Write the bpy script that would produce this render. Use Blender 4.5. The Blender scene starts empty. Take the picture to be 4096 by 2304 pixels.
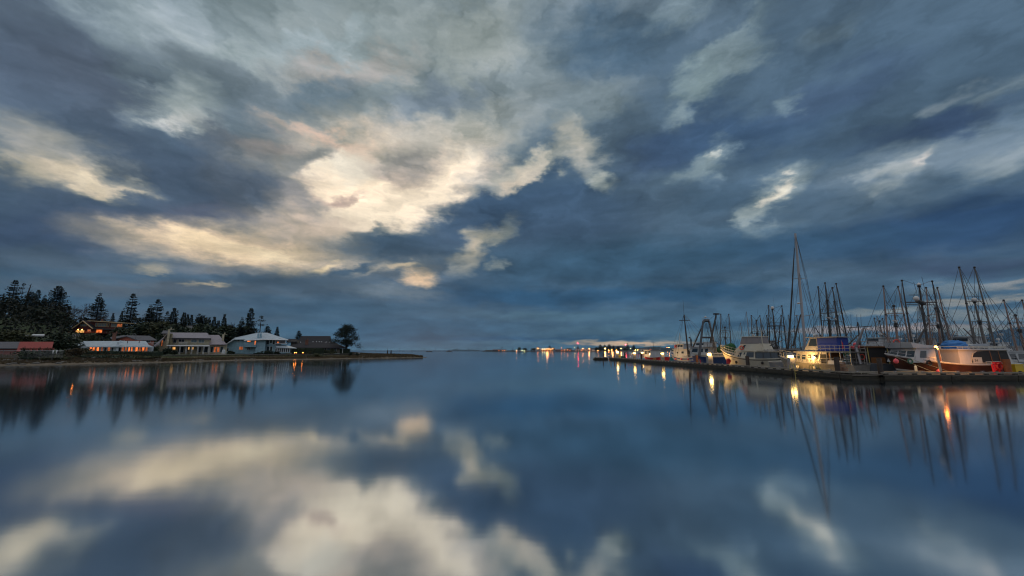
import bpy, math, random
from mathutils import Vector, Matrix
sc = bpy.context.scene
col = sc.collection
R = math.radians
# ------------------------------------------------------------------ camera
F = 1570.0                       # focal length in pixels of a 4096 wide frame
PIT = math.atan(249.0 / F)
CH = 2.6                         # camera height above the water
cam = bpy.data.cameras.new('camera'); cam.sensor_width = 36.0; cam.lens = F / 4096 * 36
cam.clip_start = 0.1; cam.clip_end = 60000
co = bpy.data.objects.new('camera', cam); col.objects.link(co)
co.location = (0, 0, CH); co.rotation_euler = (math.pi / 2 + PIT, 0, 0); sc.camera = co
CP, SP = math.cos(PIT), math.sin(PIT)
def ray(px, py):
    u = (px - 2048) / F; v = (1152 - py) / F
    return Vector((u, CP - v * SP, SP + v * CP))
def at(px, py, Y):
    d = ray(px, py); return Vector((0, 0, CH)) + d * (Y / d.y)
def on(px, py, z):
    d = ray(px, py); return Vector((0, 0, CH)) + d * ((z - CH) / d.z)
def X(px, Y, z=0.0):             # world x of a column at depth Y, height z
    return (px - 2048) / F * (Y * CP + (z - CH) * SP)
def pxof(p):
    dy = p[1] * CP + (p[2] - CH) * SP; dz = -p[1] * SP + (p[2] - CH) * CP
    return 2048 + F * p[0] / dy, 1152 - F * dz / dy
# ------------------------------------------------------------------ materials
def lin(c):
    return tuple(((x / 255) / 12.92 if x / 255 <= .04045 else ((x / 255 + .055) / 1.055) ** 2.4) for x in c)
def mat(name, c, rough=.6, metal=0, var=0, vscale=2.0, bump=0, bscale=20, c2=None, emit=0, stretch=(1, 1, 1), spec=.5):
    m = bpy.data.materials.new(name); m.use_nodes = True
    nt = m.node_tree; b = nt.nodes['Principled BSDF']
    b.inputs['Roughness'].default_value = rough; b.inputs['Metallic'].default_value = metal
    b.inputs['Specular IOR Level'].default_value = spec
    b.inputs['Base Color'].default_value = (*c, 1)
    if var or c2 or bump:
        tc = nt.nodes.new('ShaderNodeTexCoord'); mp = nt.nodes.new('ShaderNodeMapping')
        mp.inputs['Scale'].default_value = stretch
        nt.links.new(tc.outputs['Object'], mp.inputs['Vector'])
        n = nt.nodes.new('ShaderNodeTexNoise'); n.inputs['Scale'].default_value = vscale
        n.inputs['Detail'].default_value = 6; n.inputs['Roughness'].default_value = .65
        nt.links.new(mp.outputs[0], n.inputs['Vector'])
        cr = nt.nodes.new('ShaderNodeValToRGB')
        lo = tuple(max(0, x * (1 - var)) for x in c); hi = c2 if c2 else tuple(min(1, x * (1 + var)) for x in c)
        cr.color_ramp.elements[0].position = .35; cr.color_ramp.elements[0].color = (*lo, 1)
        cr.color_ramp.elements[1].position = .68; cr.color_ramp.elements[1].color = (*hi, 1)
        nt.links.new(n.outputs['Fac'], cr.inputs[0]); nt.links.new(cr.outputs[0], b.inputs['Base Color'])
        if bump:
            n2 = nt.nodes.new('ShaderNodeTexNoise'); n2.inputs['Scale'].default_value = bscale; n2.inputs['Detail'].default_value = 4
            nt.links.new(mp.outputs[0], n2.inputs['Vector'])
            bp = nt.nodes.new('ShaderNodeBump'); bp.inputs['Strength'].default_value = bump; bp.inputs['Distance'].default_value = .05
            nt.links.new(n2.outputs['Fac'], bp.inputs['Height']); nt.links.new(bp.outputs[0], b.inputs['Normal'])
    if emit:
        b.inputs['Emission Color'].default_value = (*c, 1); b.inputs['Emission Strength'].default_value = emit
    return m
def glow(name, c, s, var=0):
    m = bpy.data.materials.new(name); m.use_nodes = True
    nt = m.node_tree; nt.nodes.clear()
    e = nt.nodes.new('ShaderNodeEmission'); o = nt.nodes.new('ShaderNodeOutputMaterial')
    e.inputs['Color'].default_value = (*c, 1); e.inputs['Strength'].default_value = s
    if var:      # curtains and furniture make a lit room uneven
        tc = nt.nodes.new('ShaderNodeTexCoord'); n = nt.nodes.new('ShaderNodeTexNoise'); n.inputs['Scale'].default_value = 1.1; n.inputs['Detail'].default_value = 4
        nt.links.new(tc.outputs['Object'], n.inputs['Vector']); mr = nt.nodes.new('ShaderNodeMapRange'); mr.inputs['From Min'].default_value = .36; mr.inputs['From Max'].default_value = .66
        mr.inputs['To Min'].default_value = s * (1 - var); mr.inputs['To Max'].default_value = s * (1 + var * .6); nt.links.new(n.outputs['Fac'], mr.inputs['Value']); nt.links.new(mr.outputs[0], e.inputs['Strength'])
    nt.links.new(e.outputs[0], o.inputs['Surface']); return m
def stripes(name, c, c2, axis='X', scale=3.0, rough=.5, width=.12, metal=0, bump=.3, wob=.0):
    """seamed sheet / planks: thin darker lines at even steps along one object axis, with wear between"""
    m = bpy.data.materials.new(name); m.use_nodes = True
    nt = m.node_tree; b = nt.nodes['Principled BSDF']; L = nt.links.new
    b.inputs['Roughness'].default_value = rough; b.inputs['Metallic'].default_value = metal
    tc = nt.nodes.new('ShaderNodeTexCoord'); sx = nt.nodes.new('ShaderNodeSeparateXYZ'); L(tc.outputs['Object'], sx.inputs[0])
    mu = nt.nodes.new('ShaderNodeMath'); mu.operation = 'MULTIPLY'; mu.inputs[1].default_value = scale; L(sx.outputs[axis], mu.inputs[0])
    fr = nt.nodes.new('ShaderNodeMath'); fr.operation = 'FRACT'; L(mu.outputs[0], fr.inputs[0])
    lt = nt.nodes.new('ShaderNodeMath'); lt.operation = 'LESS_THAN'; lt.inputs[1].default_value = width; L(fr.outputs[0], lt.inputs[0])
    fl = nt.nodes.new('ShaderNodeMath'); fl.operation = 'FLOOR'; L(mu.outputs[0], fl.inputs[0])
    wn = nt.nodes.new('ShaderNodeTexWhiteNoise'); wn.noise_dimensions = '1D'; L(fl.outputs[0], wn.inputs['W'])
    n = nt.nodes.new('ShaderNodeTexNoise'); n.inputs['Scale'].default_value = 1.3; n.inputs['Detail'].default_value = 6; L(tc.outputs['Object'], n.inputs['Vector'])
    ad = nt.nodes.new('ShaderNodeMath'); ad.operation = 'MULTIPLY_ADD'; ad.inputs[1].default_value = .25; L(wn.outputs[0], ad.inputs[0]); L(n.outputs['Fac'], ad.inputs[2])
    cr = nt.nodes.new('ShaderNodeMapRange'); cr.inputs['From Min'].default_value = .3; cr.inputs['From Max'].default_value = .95
    cr.inputs['To Min'].default_value = .72; cr.inputs['To Max'].default_value = 1.18; L(ad.outputs[0], cr.inputs['Value'])
    mx = nt.nodes.new('ShaderNodeMix'); mx.data_type = 'RGBA'; mx.inputs['A'].default_value = (*c, 1); mx.inputs['B'].default_value = (*c2, 1)
    mx2 = mx
    L(lt.outputs[0], mx.inputs['Factor'])
    vm = nt.nodes.new('ShaderNodeVectorMath'); vm.operation = 'SCALE'; L(mx.outputs['Result'], vm.inputs[0]); L(cr.outputs[0], vm.inputs['Scale'])
    L(vm.outputs[0], b.inputs['Base Color'])
    bp = nt.nodes.new('ShaderNodeBump'); bp.inputs['Strength'].default_value = bump; bp.inputs['Distance'].default_value = .03
    L(lt.outputs[0], bp.inputs['Height']); L(bp.outputs[0], b.inputs['Normal'])
    return m
def glass_mat(name, c=(.02, .025, .03), rough=.06):
    return mat(name, c, rough=rough, spec=.8)
# ------------------------------------------------------------------ mesh builder
class MB:
    def __init__(s): s.v = []; s.f = []; s.mi = []; s.cur = 0
    def add(s, vs, fs):
        o = len(s.v); s.v += [tuple(v) for v in vs]; s.f += [tuple(i + o for i in f) for f in fs]; s.mi += [s.cur] * len(fs); return s
    def box(s, c, d, rz=0, ry=0, rx=0):
        hx, hy, hz = d[0] / 2, d[1] / 2, d[2] / 2
        vs = [Vector((x, y, z)) for x in (-hx, hx) for y in (-hy, hy) for z in (-hz, hz)]
        if rz or ry or rx:
            M = Matrix.Rotation(rz, 3, 'Z') @ Matrix.Rotation(ry, 3, 'Y') @ Matrix.Rotation(rx, 3, 'X')
            vs = [M @ v for v in vs]
        c = Vector(c); return s.add([v + c for v in vs], [(0, 1, 3, 2), (4, 6, 7, 5), (0, 4, 5, 1), (2, 3, 7, 6), (0, 2, 6, 4), (1, 5, 7, 3)])
    def b2(s, x0, x1, y0, y1, z0, z1): return s.box(((x0 + x1) / 2, (y0 + y1) / 2, (z0 + z1) / 2), (abs(x1 - x0), abs(y1 - y0), abs(z1 - z0)))
    def tube(s, pts, r, n=6, cap=True):
        pts = [Vector(p) for p in pts]; rs = r if isinstance(r, (list, tuple)) else [r] * len(pts)
        vs = []; fs = []
        up = None
        for i, p in enumerate(pts):
            d = (pts[min(i + 1, len(pts) - 1)] - pts[max(i - 1, 0)])
            if d.length < 1e-9: d = Vector((0, 0, 1))
            d.normalize()
            a = Vector((0, 0, 1)) if abs(d.z) < .9 else Vector((1, 0, 0))
            x = d.cross(a).normalized(); y = d.cross(x)
            for k in range(n):
                t = 2 * math.pi * k / n; vs.append(p + (x * math.cos(t) + y * math.sin(t)) * rs[i])
        for i in range(len(pts) - 1):
            for k in range(n):
                a = i * n + k; b = i * n + (k + 1) % n; fs.append((a, b, b + n, a + n))
        if cap: fs.append(tuple(range(n - 1, -1, -1))); fs.append(tuple(len(vs) - n + k for k in range(n)))
        return s.add(vs, fs)
    def lathe(s, prof, c=(0, 0, 0), n=12):
        vs = []; fs = []
        for r, z in prof:
            for k in range(n):
                t = 2 * math.pi * (k + .5) / n; vs.append((c[0] + r * math.cos(t), c[1] + r * math.sin(t), c[2] + z))
        for i in range(len(prof) - 1):
            for k in range(n):
                a = i * n + k; b = i * n + (k + 1) % n; fs.append((a, b, b + n, a + n))
        fs.append(tuple(range(n - 1, -1, -1))); fs.append(tuple(len(vs) - n + k for k in range(n)))
        return s.add(vs, fs)
    def ball(s, c, r, n=10, m=6, sx=1, sy=1, sz=1):
        vs = [(c[0], c[1], c[2] - r * sz)]; fs = []
        for i in range(1, m):
            a = math.pi * i / m - math.pi / 2
            for k in range(n):
                t = 2 * math.pi * k / n; vs.append((c[0] + r * sx * math.cos(a) * math.cos(t), c[1] + r * sy * math.cos(a) * math.sin(t), c[2] + r * sz * math.sin(a)))
        vs.append((c[0], c[1], c[2] + r * sz)); T = len(vs) - 1
        for k in range(n):
            k2 = (k + 1) % n; fs.append((0, 1 + k2, 1 + k)); fs.append((T, T - n + k, T - n + k2))
            for i in range(m - 2):
                a = 1 + i * n; fs.append((a + k, a + k2, a + n + k2, a + n + k))
        return s.add(vs, fs)
    def torus(s, c, Rr, r, ax='Y', n=14, m=5):
        pts = []
        for k in range(n + 1):
            t = 2 * math.pi * k / n; a, b = Rr * math.cos(t), Rr * math.sin(t)
            pts.append(Vector(c) + Vector({'Y': (a, 0, b), 'X': (0, a, b), 'Z': (a, b, 0)}[ax]))
        return s.tube(pts, r, m, cap=False)
    def prism(s, poly, y0, y1, ax='Y'):
        """poly of (a, z) pushed along y (ax Y) or of (y, z) pushed along x (ax X) or (x, y) along z (ax Z)"""
        n = len(poly)
        g = {'Y': lambda p, t: (p[0], t, p[1]), 'X': lambda p, t: (t, p[0], p[1]), 'Z': lambda p, t: (p[0], p[1], t)}[ax]
        vs = [g(p, y0) for p in poly] + [g(p, y1) for p in poly]
        fs = [tuple(range(n - 1, -1, -1)), tuple(range(n, 2 * n))] + [(i, (i + 1) % n, n + (i + 1) % n, n + i) for i in range(n)]
        return s.add(vs, fs)
    def build(s, name, m, parent=None, loc=None, smooth=False):
        me = bpy.data.meshes.new(name); me.from_pydata(s.v, [], s.f)
        ms = m if isinstance(m, (list, tuple)) else [m]
        for x in ms: me.materials.append(x)
        if len(ms) > 1: me.polygons.foreach_set('material_index', s.mi)
        import bmesh
        bm = bmesh.new(); bm.from_mesh(me); bmesh.ops.recalc_face_normals(bm, faces=bm.faces); bm.to_mesh(me); bm.free()
        if smooth: me.polygons.foreach_set('use_smooth', [True] * len(me.polygons))
        me.update()
        o = bpy.data.objects.new(name, me); col.objects.link(o)
        if parent: o.parent = parent
        if loc: o.location = loc
        return o
def tag(o, label=None, cat=None, group=None, kind=None):
    if label: o['label'] = label
    if cat: o['category'] = cat
    if group: o['group'] = group
    if kind: o['kind'] = kind
    return o
def empty(name, loc, rz=0, label=None, cat=None, group=None):
    o = bpy.data.objects.new(name, None); col.objects.link(o); o.location = loc; o.rotation_euler = (0, 0, rz)
    o.empty_display_size = .3
    return tag(o, label, cat, group)
def copy_tree(o, parent=None):
    c = o.copy(); col.objects.link(c); c.parent = parent
    for ch in list(o.children): copy_tree(ch, c)
    return c
def sstep(a, b, x):
    t = max(0, min(1, (x - a) / (b - a))); return t * t * (3 - 2 * t)
def interp(pts, x):
    if x <= pts[0][0]: return pts[0][1]
    for (a, b), (c, d) in zip(pts, pts[1:]):
        if x <= c: return b + (d - b) * (x - a) / (c - a)
    return pts[-1][1]
# ================================================================== SKY
W = bpy.data.worlds.new('World'); sc.world = W; W.use_nodes = True
wt = W.node_tree; wt.nodes.clear(); WN = wt.nodes.new; WL = wt.links.new
W.cycles.sampling_method = 'MANUAL'; W.cycles.sample_map_resolution = 512
wtc = WN('ShaderNodeTexCoord'); wn = WN('ShaderNodeVectorMath'); wn.operation = 'NORMALIZE'; WL(wtc.outputs['Generated'], wn.inputs[0])
ws = WN('ShaderNodeSeparateXYZ'); WL(wn.outputs[0], ws.inputs[0])
def wm(op, a, b=None, c=None, clamp=False):
    n = WN('ShaderNodeMath'); n.operation = op; n.use_clamp = clamp
    for i, x in enumerate((a, b, c)):
        if x is None: continue
        if isinstance(x, (int, float)): n.inputs[i].default_value = x
        else: WL(x, n.inputs[i])
    return n.outputs[0]
dx, dy, dz = ws.outputs[0], ws.outputs[1], ws.outputs[2]
zc = wm('MAXIMUM', dz, 0.0)
az = wm('ARCTAN2', dx, dy); el = wm('ARCSINE', zc)
zz = wm('ADD', zc, .16)
qx = wm('DIVIDE', dx, zz); qy = wm('DIVIDE', wm('MULTIPLY', dy, .8), zz)
q = WN('ShaderNodeCombineXYZ'); WL(qx, q.inputs[0]); WL(qy, q.inputs[1])
def wnoise(scale, det, rough, off, lac=2.1, dist=0):
    a = WN('ShaderNodeVectorMath'); a.operation = 'ADD'; WL(q.outputs[0], a.inputs[0]); a.inputs[1].default_value = off
    n = WN('ShaderNodeTexNoise'); n.inputs['Scale'].default_value = scale; n.inputs['Detail'].default_value = det
    n.inputs['Roughness'].default_value = rough; n.inputs['Lacunarity'].default_value = lac; n.inputs['Distortion'].default_value = dist
    WL(a.outputs[0], n.inputs['Vector']); return n
n1 = wnoise(4.5, 7, .55, (3.1, 7.7, 0)); n2 = wnoise(4.5, 7, .55, (13.1, -4.7, 2))
# finer billows in direction space, so that cloud edges stay cauliflower-like low down too
aeb = WN('ShaderNodeCombineXYZ'); WL(az, aeb.inputs[0]); WL(wm('MULTIPLY', el, 1.9), aeb.inputs[1])
n3 = WN('ShaderNodeTexNoise'); n3.inputs['Scale'].default_value = 10.0; n3.inputs['Detail'].default_value = 8; n3.inputs['Roughness'].default_value = .62; WL(aeb.outputs[0], n3.inputs['Vector'])
n3s = WN('ShaderNodeSeparateColor'); WL(n3.outputs['Color'], n3s.inputs[0])
amp = wm('MULTIPLY_ADD', el, .28, .045)
wx = wm('MULTIPLY', wm('SUBTRACT', n1.outputs['Fac'], .5), amp); wx = wm('MULTIPLY', wx, .7)
wx = wm('MULTIPLY_ADD', wm('SUBTRACT', n3s.outputs[0], .5), .15, wx)
wy = wm('MULTIPLY', wm('SUBTRACT', n2.outputs['Fac'], .5), wm('MULTIPLY', amp, .5))
wy = wm('MULTIPLY_ADD', wm('SUBTRACT', n3s.outputs[1], .5), wm('MULTIPLY_ADD', el, .22, .012), wy)
ae = WN('ShaderNodeCombineXYZ'); WL(wm('ADD', az, wx), ae.inputs[0]); WL(wm('ADD', el, wy), ae.inputs[1])
AE = ae.outputs[0]
SK = 1.0205
def sazel(x, y):
    d = ray(x / SK, y / SK).normalized(); return math.atan2(d.x, d.y), math.asin(d.z)
cur = None
def colnode(c):
    n = WN('ShaderNodeRGB'); n.outputs[0].default_value = (*c, 1); return n.outputs[0]
def mixc(f, a, b):
    n = WN('ShaderNodeMix'); n.data_type = 'RGBA'; n.clamp_factor = True
    WL(f, n.inputs['Factor'])
    if isinstance(a, tuple): n.inputs['A'].default_value = (*a, 1)
    else: WL(a, n.inputs['A'])
    if isinstance(b, tuple): n.inputs['B'].default_value = (*b, 1)
    else: WL(b, n.inputs['B'])
    return n.outputs['Result']
# clear twilight sky behind the clouds
nish = WN('ShaderNodeTexSky'); nish.sky_type = 'NISHITA'; nish.sun_disc = False
nish.sun_elevation = R(4); nish.sun_rotation = R(-12)
# elevation ramp of the cloud deck
rmp = WN('ShaderNodeValToRGB'); WL(wm('DIVIDE', el, 1.2, clamp=True), rmp.inputs[0])
els = rmp.color_ramp.elements
stops = [(0.0, (72, 104, 126)), (.05, (74, 98, 120)), (.15, (82, 96, 116)), (.35, (96, 108, 124)), (.55, (112, 122, 136)), (.72, (124, 133, 146)), (1.0, (205, 205, 205))]
els[0].position = 0; els[0].color = (*lin(stops[0][1]), 1); els[1].position = 1; els[1].color = (*lin(stops[-1][1]), 1)
for p, c in stops[1:-1]:
    e = els.new(p); e.color = (*lin(c), 1)
cur = rmp.outputs[0]
# cloud masses: (x, y, rx, ry, tilt, colour, cover, core)
ST = [
 (3500,450,1500,900,0,(86,101,121),1,.3),
 (1000,90,1100,420,0,(136,146,154),.85,.2),
 (1750,260,760,420,0,(148,154,155),.8,.2),
 (80,120,420,330,0,(100,106,124),.75,.2),
 (120,330,560,240,-25,(86,92,110),.85,.2),
 (420,330,420,170,-38,(94,98,115),.8,.2),
 (620,90,420,130,-25,(150,160,167),.7,.2),
 (820,300,360,110,-15,(116,121,130),.7,.2),
 (990,230,360,60,-20,(155,165,168),.6,.2),
 (1130,420,420,110,10,(120,127,138),.7,.2),
 (1340,200,260,50,10,(156,170,178),.5,.2),
 (1420,290,300,60,5,(168,158,153),.6,.2),
 (1330,360,170,60,20,(118,130,144),.7,.2),
 (1780,390,270,110,10,(106,114,130),.75,.2),
 (1950,180,220,160,0,(150,154,152),.6,.2),
 (740,450,190,100,-5,(176,183,184),.9,.1),
 (745,515,110,55,0,(210,214,210),.9,.1),
 (50,690,150,70,-15,(190,180,165),.85,.2),
 (160,560,120,30,-20,(160,156,152),.6,.2),
 (480,600,360,120,-38,(86,94,112),.95,.3),
 (620,790,640,200,-3,(84,93,112),1,.5),
 (930,750,270,160,-12,(82,91,110),1,.4),
 (230,950,520,130,0,(72,82,106),.95,.4),
 (850,880,420,70,5,(96,95,112),.8,.2),
 (230,620,330,110,-16,(158,154,150),.85,.2),
 (300,690,300,58,-17,(206,194,170),.8,.05),
 (90,660,150,70,-10,(196,186,168),.8,.2),
 (430,750,120,20,-14,(214,202,178),.8,.2),
 (900,560,200,70,-10,(112,112,122),.7,.2),
 (1560,750,470,235,0,(226,210,186),1,.35),
 (1900,560,380,130,18,(178,176,168),.85,.2),
 (1560,890,330,110,8,(250,236,212),.9,.1),
 (1800,760,270,120,25,(240,226,204),.85,.1),
 (1430,670,230,90,-5,(214,208,194),.9,.2),
 (1330,570,240,34,-12,(208,182,164),.7,.1),
 (1100,600,160,50,-15,(160,146,144),.6,.2),
 (1060,780,240,130,-20,(86,92,108),.95,.3),
 (1225,650,180,50,20,(136,134,136),.9,.2),
 (1670,670,150,90,0,(156,149,147),.95,.1),
 (1640,730,110,50,-10,(176,162,154),.6,.2),
 (1400,812,110,26,5,(166,146,138),.9,.2),
 (1230,830,140,60,-25,(140,134,136),.9,.2),
 (1040,1025,530,86,-6,(206,186,160),.95,.4),
 (870,1000,290,46,-12,(248,226,190),.95,.3),
 (1250,940,280,80,-10,(186,170,154),.85,.2),
 (1130,1040,200,30,-10,(228,212,180),.8,.2),
 (600,1095,110,24,-5,(214,194,158),.9,.2),
 (880,1100,220,30,0,(120,118,124),.8,.2),
 (1500,1085,330,50,0,(158,150,142),.8,.2),
 (1640,995,290,62,5,(74,90,110),1,.4),
 (1520,950,90,30,20,(84,98,116),.8,.3),
 (1900,890,230,90,28,(74,89,112),1,.4),
 (2180,840,320,170,10,(68,86,112),1,.4),
 (2350,900,330,170,10,(72,88,112),.9,.3),
 (2010,960,110,50,30,(150,150,146),.8,.2),
 (1930,1020,120,60,50,(208,194,172),.85,.05),
 (1450,1103,120,26,22,(78,92,110),1,.3),
 (1570,1120,80,22,20,(88,96,110),.9,.3),
 (1715,1132,90,34,0,(236,206,170),.95,.1),
 (1650,1080,60,18,0,(215,195,165),.8,.3),
 (1340,1090,70,20,20,(222,205,170),.9,.2),
 (2030,1090,36,26,0,(190,185,172),.8,.2),
 (1980,1180,260,60,10,(62,86,110),.9,.3),
 (2480,190,330,170,-8,(82,99,120),.9,.2),
 (2420,420,200,80,5,(122,130,137),.8,.2),
 (2130,420,160,130,0,(118,128,140),.5,.2),
 (2350,500,150,60,10,(120,128,134),.5,.2),
 (2740,30,140,90,30,(128,140,150),.7,.2),
 (2960,230,230,70,32,(134,146,154),.85,.2),
 (2830,350,120,90,50,(142,156,162),.85,.05),
 (2770,470,90,40,35,(146,158,164),.6,.0),
 (3400,110,160,60,30,(112,124,138),.6,.2),
 (2730,600,240,90,20,(70,84,112),.9,.3),
 (3000,560,420,110,5,(68,86,114),.9,.3),
 (3400,380,330,100,20,(74,88,116),.7,.2),
 (2150,690,220,45,22,(190,186,174),.9,.2),
 (2120,740,110,32,25,(206,196,180),.85,.2),
 (2370,600,125,60,-50,(184,180,170),.8,.0),
 (2450,730,66,42,-20,(196,198,190),.65,.0),
 (2200,760,140,30,25,(74,90,112),.6,.2),
 (2880,680,130,58,35,(134,146,154),.9,.2),
 (2905,640,36,24,20,(184,190,186),.8,.2),
 (3235,395,80,40,30,(128,142,152),.6,.0),
 (3180,775,180,60,32,(160,168,170),.9,.05),
 (3170,785,90,30,35,(216,212,198),.9,.2),
 (3080,900,60,62,-20,(160,168,170),.9,.2),
 (3130,930,160,40,10,(112,124,138),.6,.2),
 (2900,830,220,70,20,(76,94,116),.6,.2),
 (3780,640,520,120,17,(118,129,144),.95,.3),
 (3650,690,160,48,28,(158,164,168),.9,.2),
 (3740,650,60,24,30,(186,184,180),.7,.2),
 (4090,650,180,60,25,(142,150,158),.8,.2),
 (3880,390,170,44,22,(132,140,152),.85,.2),
 (4150,350,120,60,20,(122,132,144),.8,.2),
 (3860,500,440,58,14,(66,80,110),.9,.25),
 (3900,920,640,130,9,(50,70,102),1,.4),
 (3300,1010,560,70,4,(58,80,108),.9,.3),
 (3950,1090,420,45,3,(72,80,104),.9,.3),
 (2500,1080,800,120,3,(60,86,110),.85,.3),
 (2120,1215,420,50,-2,(38,78,110),.85,.2),
 (2700,1200,560,42,2,(44,78,108),.85,.3),
 (3100,1140,300,30,3,(82,100,120),.6,.2),
 (300,1070,560,60,-3,(82,90,104),.9,.3),
 (700,1180,700,40,0,(100,100,108),.8,.3),
 (1250,1160,340,60,0,(80,92,108),.85,.3),
 (1620,1190,240,30,-4,(108,114,124),.8,.2),
 (850,1165,100,12,0,(205,185,155),.6,.2),
 (1000,1245,500,26,-2,(72,80,96),.8,.2),
 (500,1300,900,60,0,(84,88,98),.85,.3),
 (500,1370,900,40,0,(78,88,102),.8,.3),
 (1500,1260,500,30,0,(62,88,110),.7,.2),
 (1700,1350,520,60,0,(56,88,114),.85,.3),
 (2300,1290,420,26,0,(84,108,126),.8,.2),
 (2600,1350,400,24,0,(88,112,130),.7,.2),
 (2200,1385,420,14,0,(44,80,112),.8,.2),
 (2620,1378,160,12,6,(34,72,104),.6,.2),
 (2330,1395,420,10,0,(86,112,130),.7,.2),
 (2570,1400,260,11,0,(200,172,142),.95,.3),
 (2950,1370,360,22,3,(108,122,132),.7,.2),
 (3000,1330,400,18,3,(60,84,108),.7,.2),
 (3620,1265,280,14,4,(156,154,150),.8,.2),
 (3950,1175,300,22,4,(118,124,132),.8,.2),
 (4050,1225,300,15,4,(166,156,146),.85,.2),
 (4120,1160,160,16,3,(146,140,138),.7,.2),
 (3800,1300,400,18,2,(84,96,112),.7,.2),
 (3650,1340,560,17,1,(172,150,142),.8,.2),
 (3950,1350,260,20,0,(152,148,144),.8,.2),
 (4000,1285,300,26,0,(144,144,144),.8,.2),
]
k_ = 0
for (x, y, rx, ry, rot, c, op, core) in ST:
    a0, e0 = sazel(x, y); t = R(rot)
    ax1 = sazel(x + rx * math.cos(t), y - rx * math.sin(t)); ax2 = sazel(x - rx * math.cos(t), y + rx * math.sin(t))
    la = math.hypot(ax1[0] - ax2[0], ax1[1] - ax2[1]) / 2; ang = math.atan2(ax1[1] - ax2[1], ax1[0] - ax2[0])
    b1 = sazel(x + ry * math.sin(t), y + ry * math.cos(t)); b2_ = sazel(x - ry * math.sin(t), y - ry * math.cos(t))
    lb = math.hypot(b1[0] - b2_[0], b1[1] - b2_[1]) / 2
    mp = WN('ShaderNodeMapping'); mp.vector_type = 'TEXTURE'; WL(AE, mp.inputs['Vector'])
    mp.inputs['Location'].default_value = (a0, e0, 0); mp.inputs['Rotation'].default_value = (0, 0, ang); mp.inputs['Scale'].default_value = (la, lb, 1)
    ln = WN('ShaderNodeVectorMath'); ln.operation = 'LENGTH'; WL(mp.outputs[0], ln.inputs[0])
    mr = WN('ShaderNodeMapRange'); mr.interpolation_type = 'SMOOTHSTEP'
    mr.inputs['From Min'].default_value = 1.4; mr.inputs['From Max'].default_value = core * .8; mr.inputs['To Min'].default_value = 0; mr.inputs['To Max'].default_value = op
    WL(ln.outputs['Value'], mr.inputs['Value'])
    cur = mixc(mr.outputs[0], cur, lin(c))
    k_ += 1
    if k_ % 20 == 0:      # keeps the node evaluation in sequence (a very long list overflows the shader stack otherwise)
        vv = WN('ShaderNodeVectorMath'); vv.operation = 'MULTIPLY_ADD'; WL(cur, vv.inputs[0]); vv.inputs[1].default_value = (1e-7, 1e-7, 1e-7); WL(AE, vv.inputs[2]); AE = vv.outputs[0]
# billow texture: lumps at three sizes, flattened towards the horizon
n4 = wnoise(2.4, 7, .55, (1.7, 2.2, 5), dist=.15)
d4 = wm('MULTIPLY_ADD', wm('SUBTRACT', n4.outputs['Fac'], .5), 1.0, 1.06)
n5 = WN('ShaderNodeTexNoise'); n5.inputs['Scale'].default_value = 5.5; n5.inputs['Detail'].default_value = 9; n5.inputs['Roughness'].default_value = .62; n5.inputs['Distortion'].default_value = .25
aes = WN('ShaderNodeCombineXYZ'); WL(wm('MULTIPLY_ADD', wx, 1.5, az), aes.inputs[0]); WL(wm('MULTIPLY', wm('POWER', wm('ADD', el, .02), .72), 2.2), aes.inputs[1]); WL(aes.outputs[0], n5.inputs['Vector'])
d5 = wm('MULTIPLY_ADD', wm('SUBTRACT', n5.outputs['Fac'], .5), 1.75, 1.02)
dd = wm('MULTIPLY', d4, d5)
dd = wm('MAXIMUM', dd, .42)
sv = WN('ShaderNodeVectorMath'); sv.operation = 'SCALE'; WL(cur, sv.inputs[0]); WL(dd, sv.inputs['Scale'])
gm = WN('ShaderNodeGamma'); WL(sv.outputs[0], gm.inputs['Color']); gm.inputs['Gamma'].default_value = 1.13
tn = WN('ShaderNodeVectorMath'); tn.operation = 'MULTIPLY'; WL(gm.outputs[0], tn.inputs[0]); sg = WN('ShaderNodeSeparateColor'); WL(gm.outputs[0], sg.inputs[0]); mg = WN('ShaderNodeMapRange'); WL(sg.outputs[1], mg.inputs['Value']); mg.inputs['From Min'].default_value = .12; mg.inputs['From Max'].default_value = .45
tc_ = mixc(mg.outputs[0], (1.00, 1.17, 1.12), (1.19, 1.165, 1.14)); WL(tc_, tn.inputs[1])
hs = WN('ShaderNodeHueSaturation'); hs.inputs['Saturation'].default_value = .98; WL(tn.outputs[0], hs.inputs['Color'])
cloud = hs.outputs[0]
# the sky behind the camera, away from the low sun, and overhead: an even pale deck
bk = WN('ShaderNodeMapRange'); bk.interpolation_type = 'SMOOTHSTEP'; WL(dy, bk.inputs['Value'])
bk.inputs['From Min'].default_value = .35; bk.inputs['From Max'].default_value = -.25
SKYBACK = (.42, .45, .50)
cloud = mixc(bk.outputs[0], cloud, SKYBACK)
bgc = WN('ShaderNodeBackground'); WL(cloud, bgc.inputs['Color']); bgc.inputs['Strength'].default_value = 1.0
bgn = WN('ShaderNodeBackground'); WL(nish.outputs[0], bgn.inputs['Color']); bgn.inputs['Strength'].default_value = .05
ms = WN('ShaderNodeMixShader'); ms.inputs[0].default_value = .985; WL(bgn.outputs[0], ms.inputs[1]); WL(bgc.outputs[0], ms.inputs[2])
wo = WN('ShaderNodeOutputWorld'); WL(ms.outputs[0], wo.inputs['Surface'])
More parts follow.
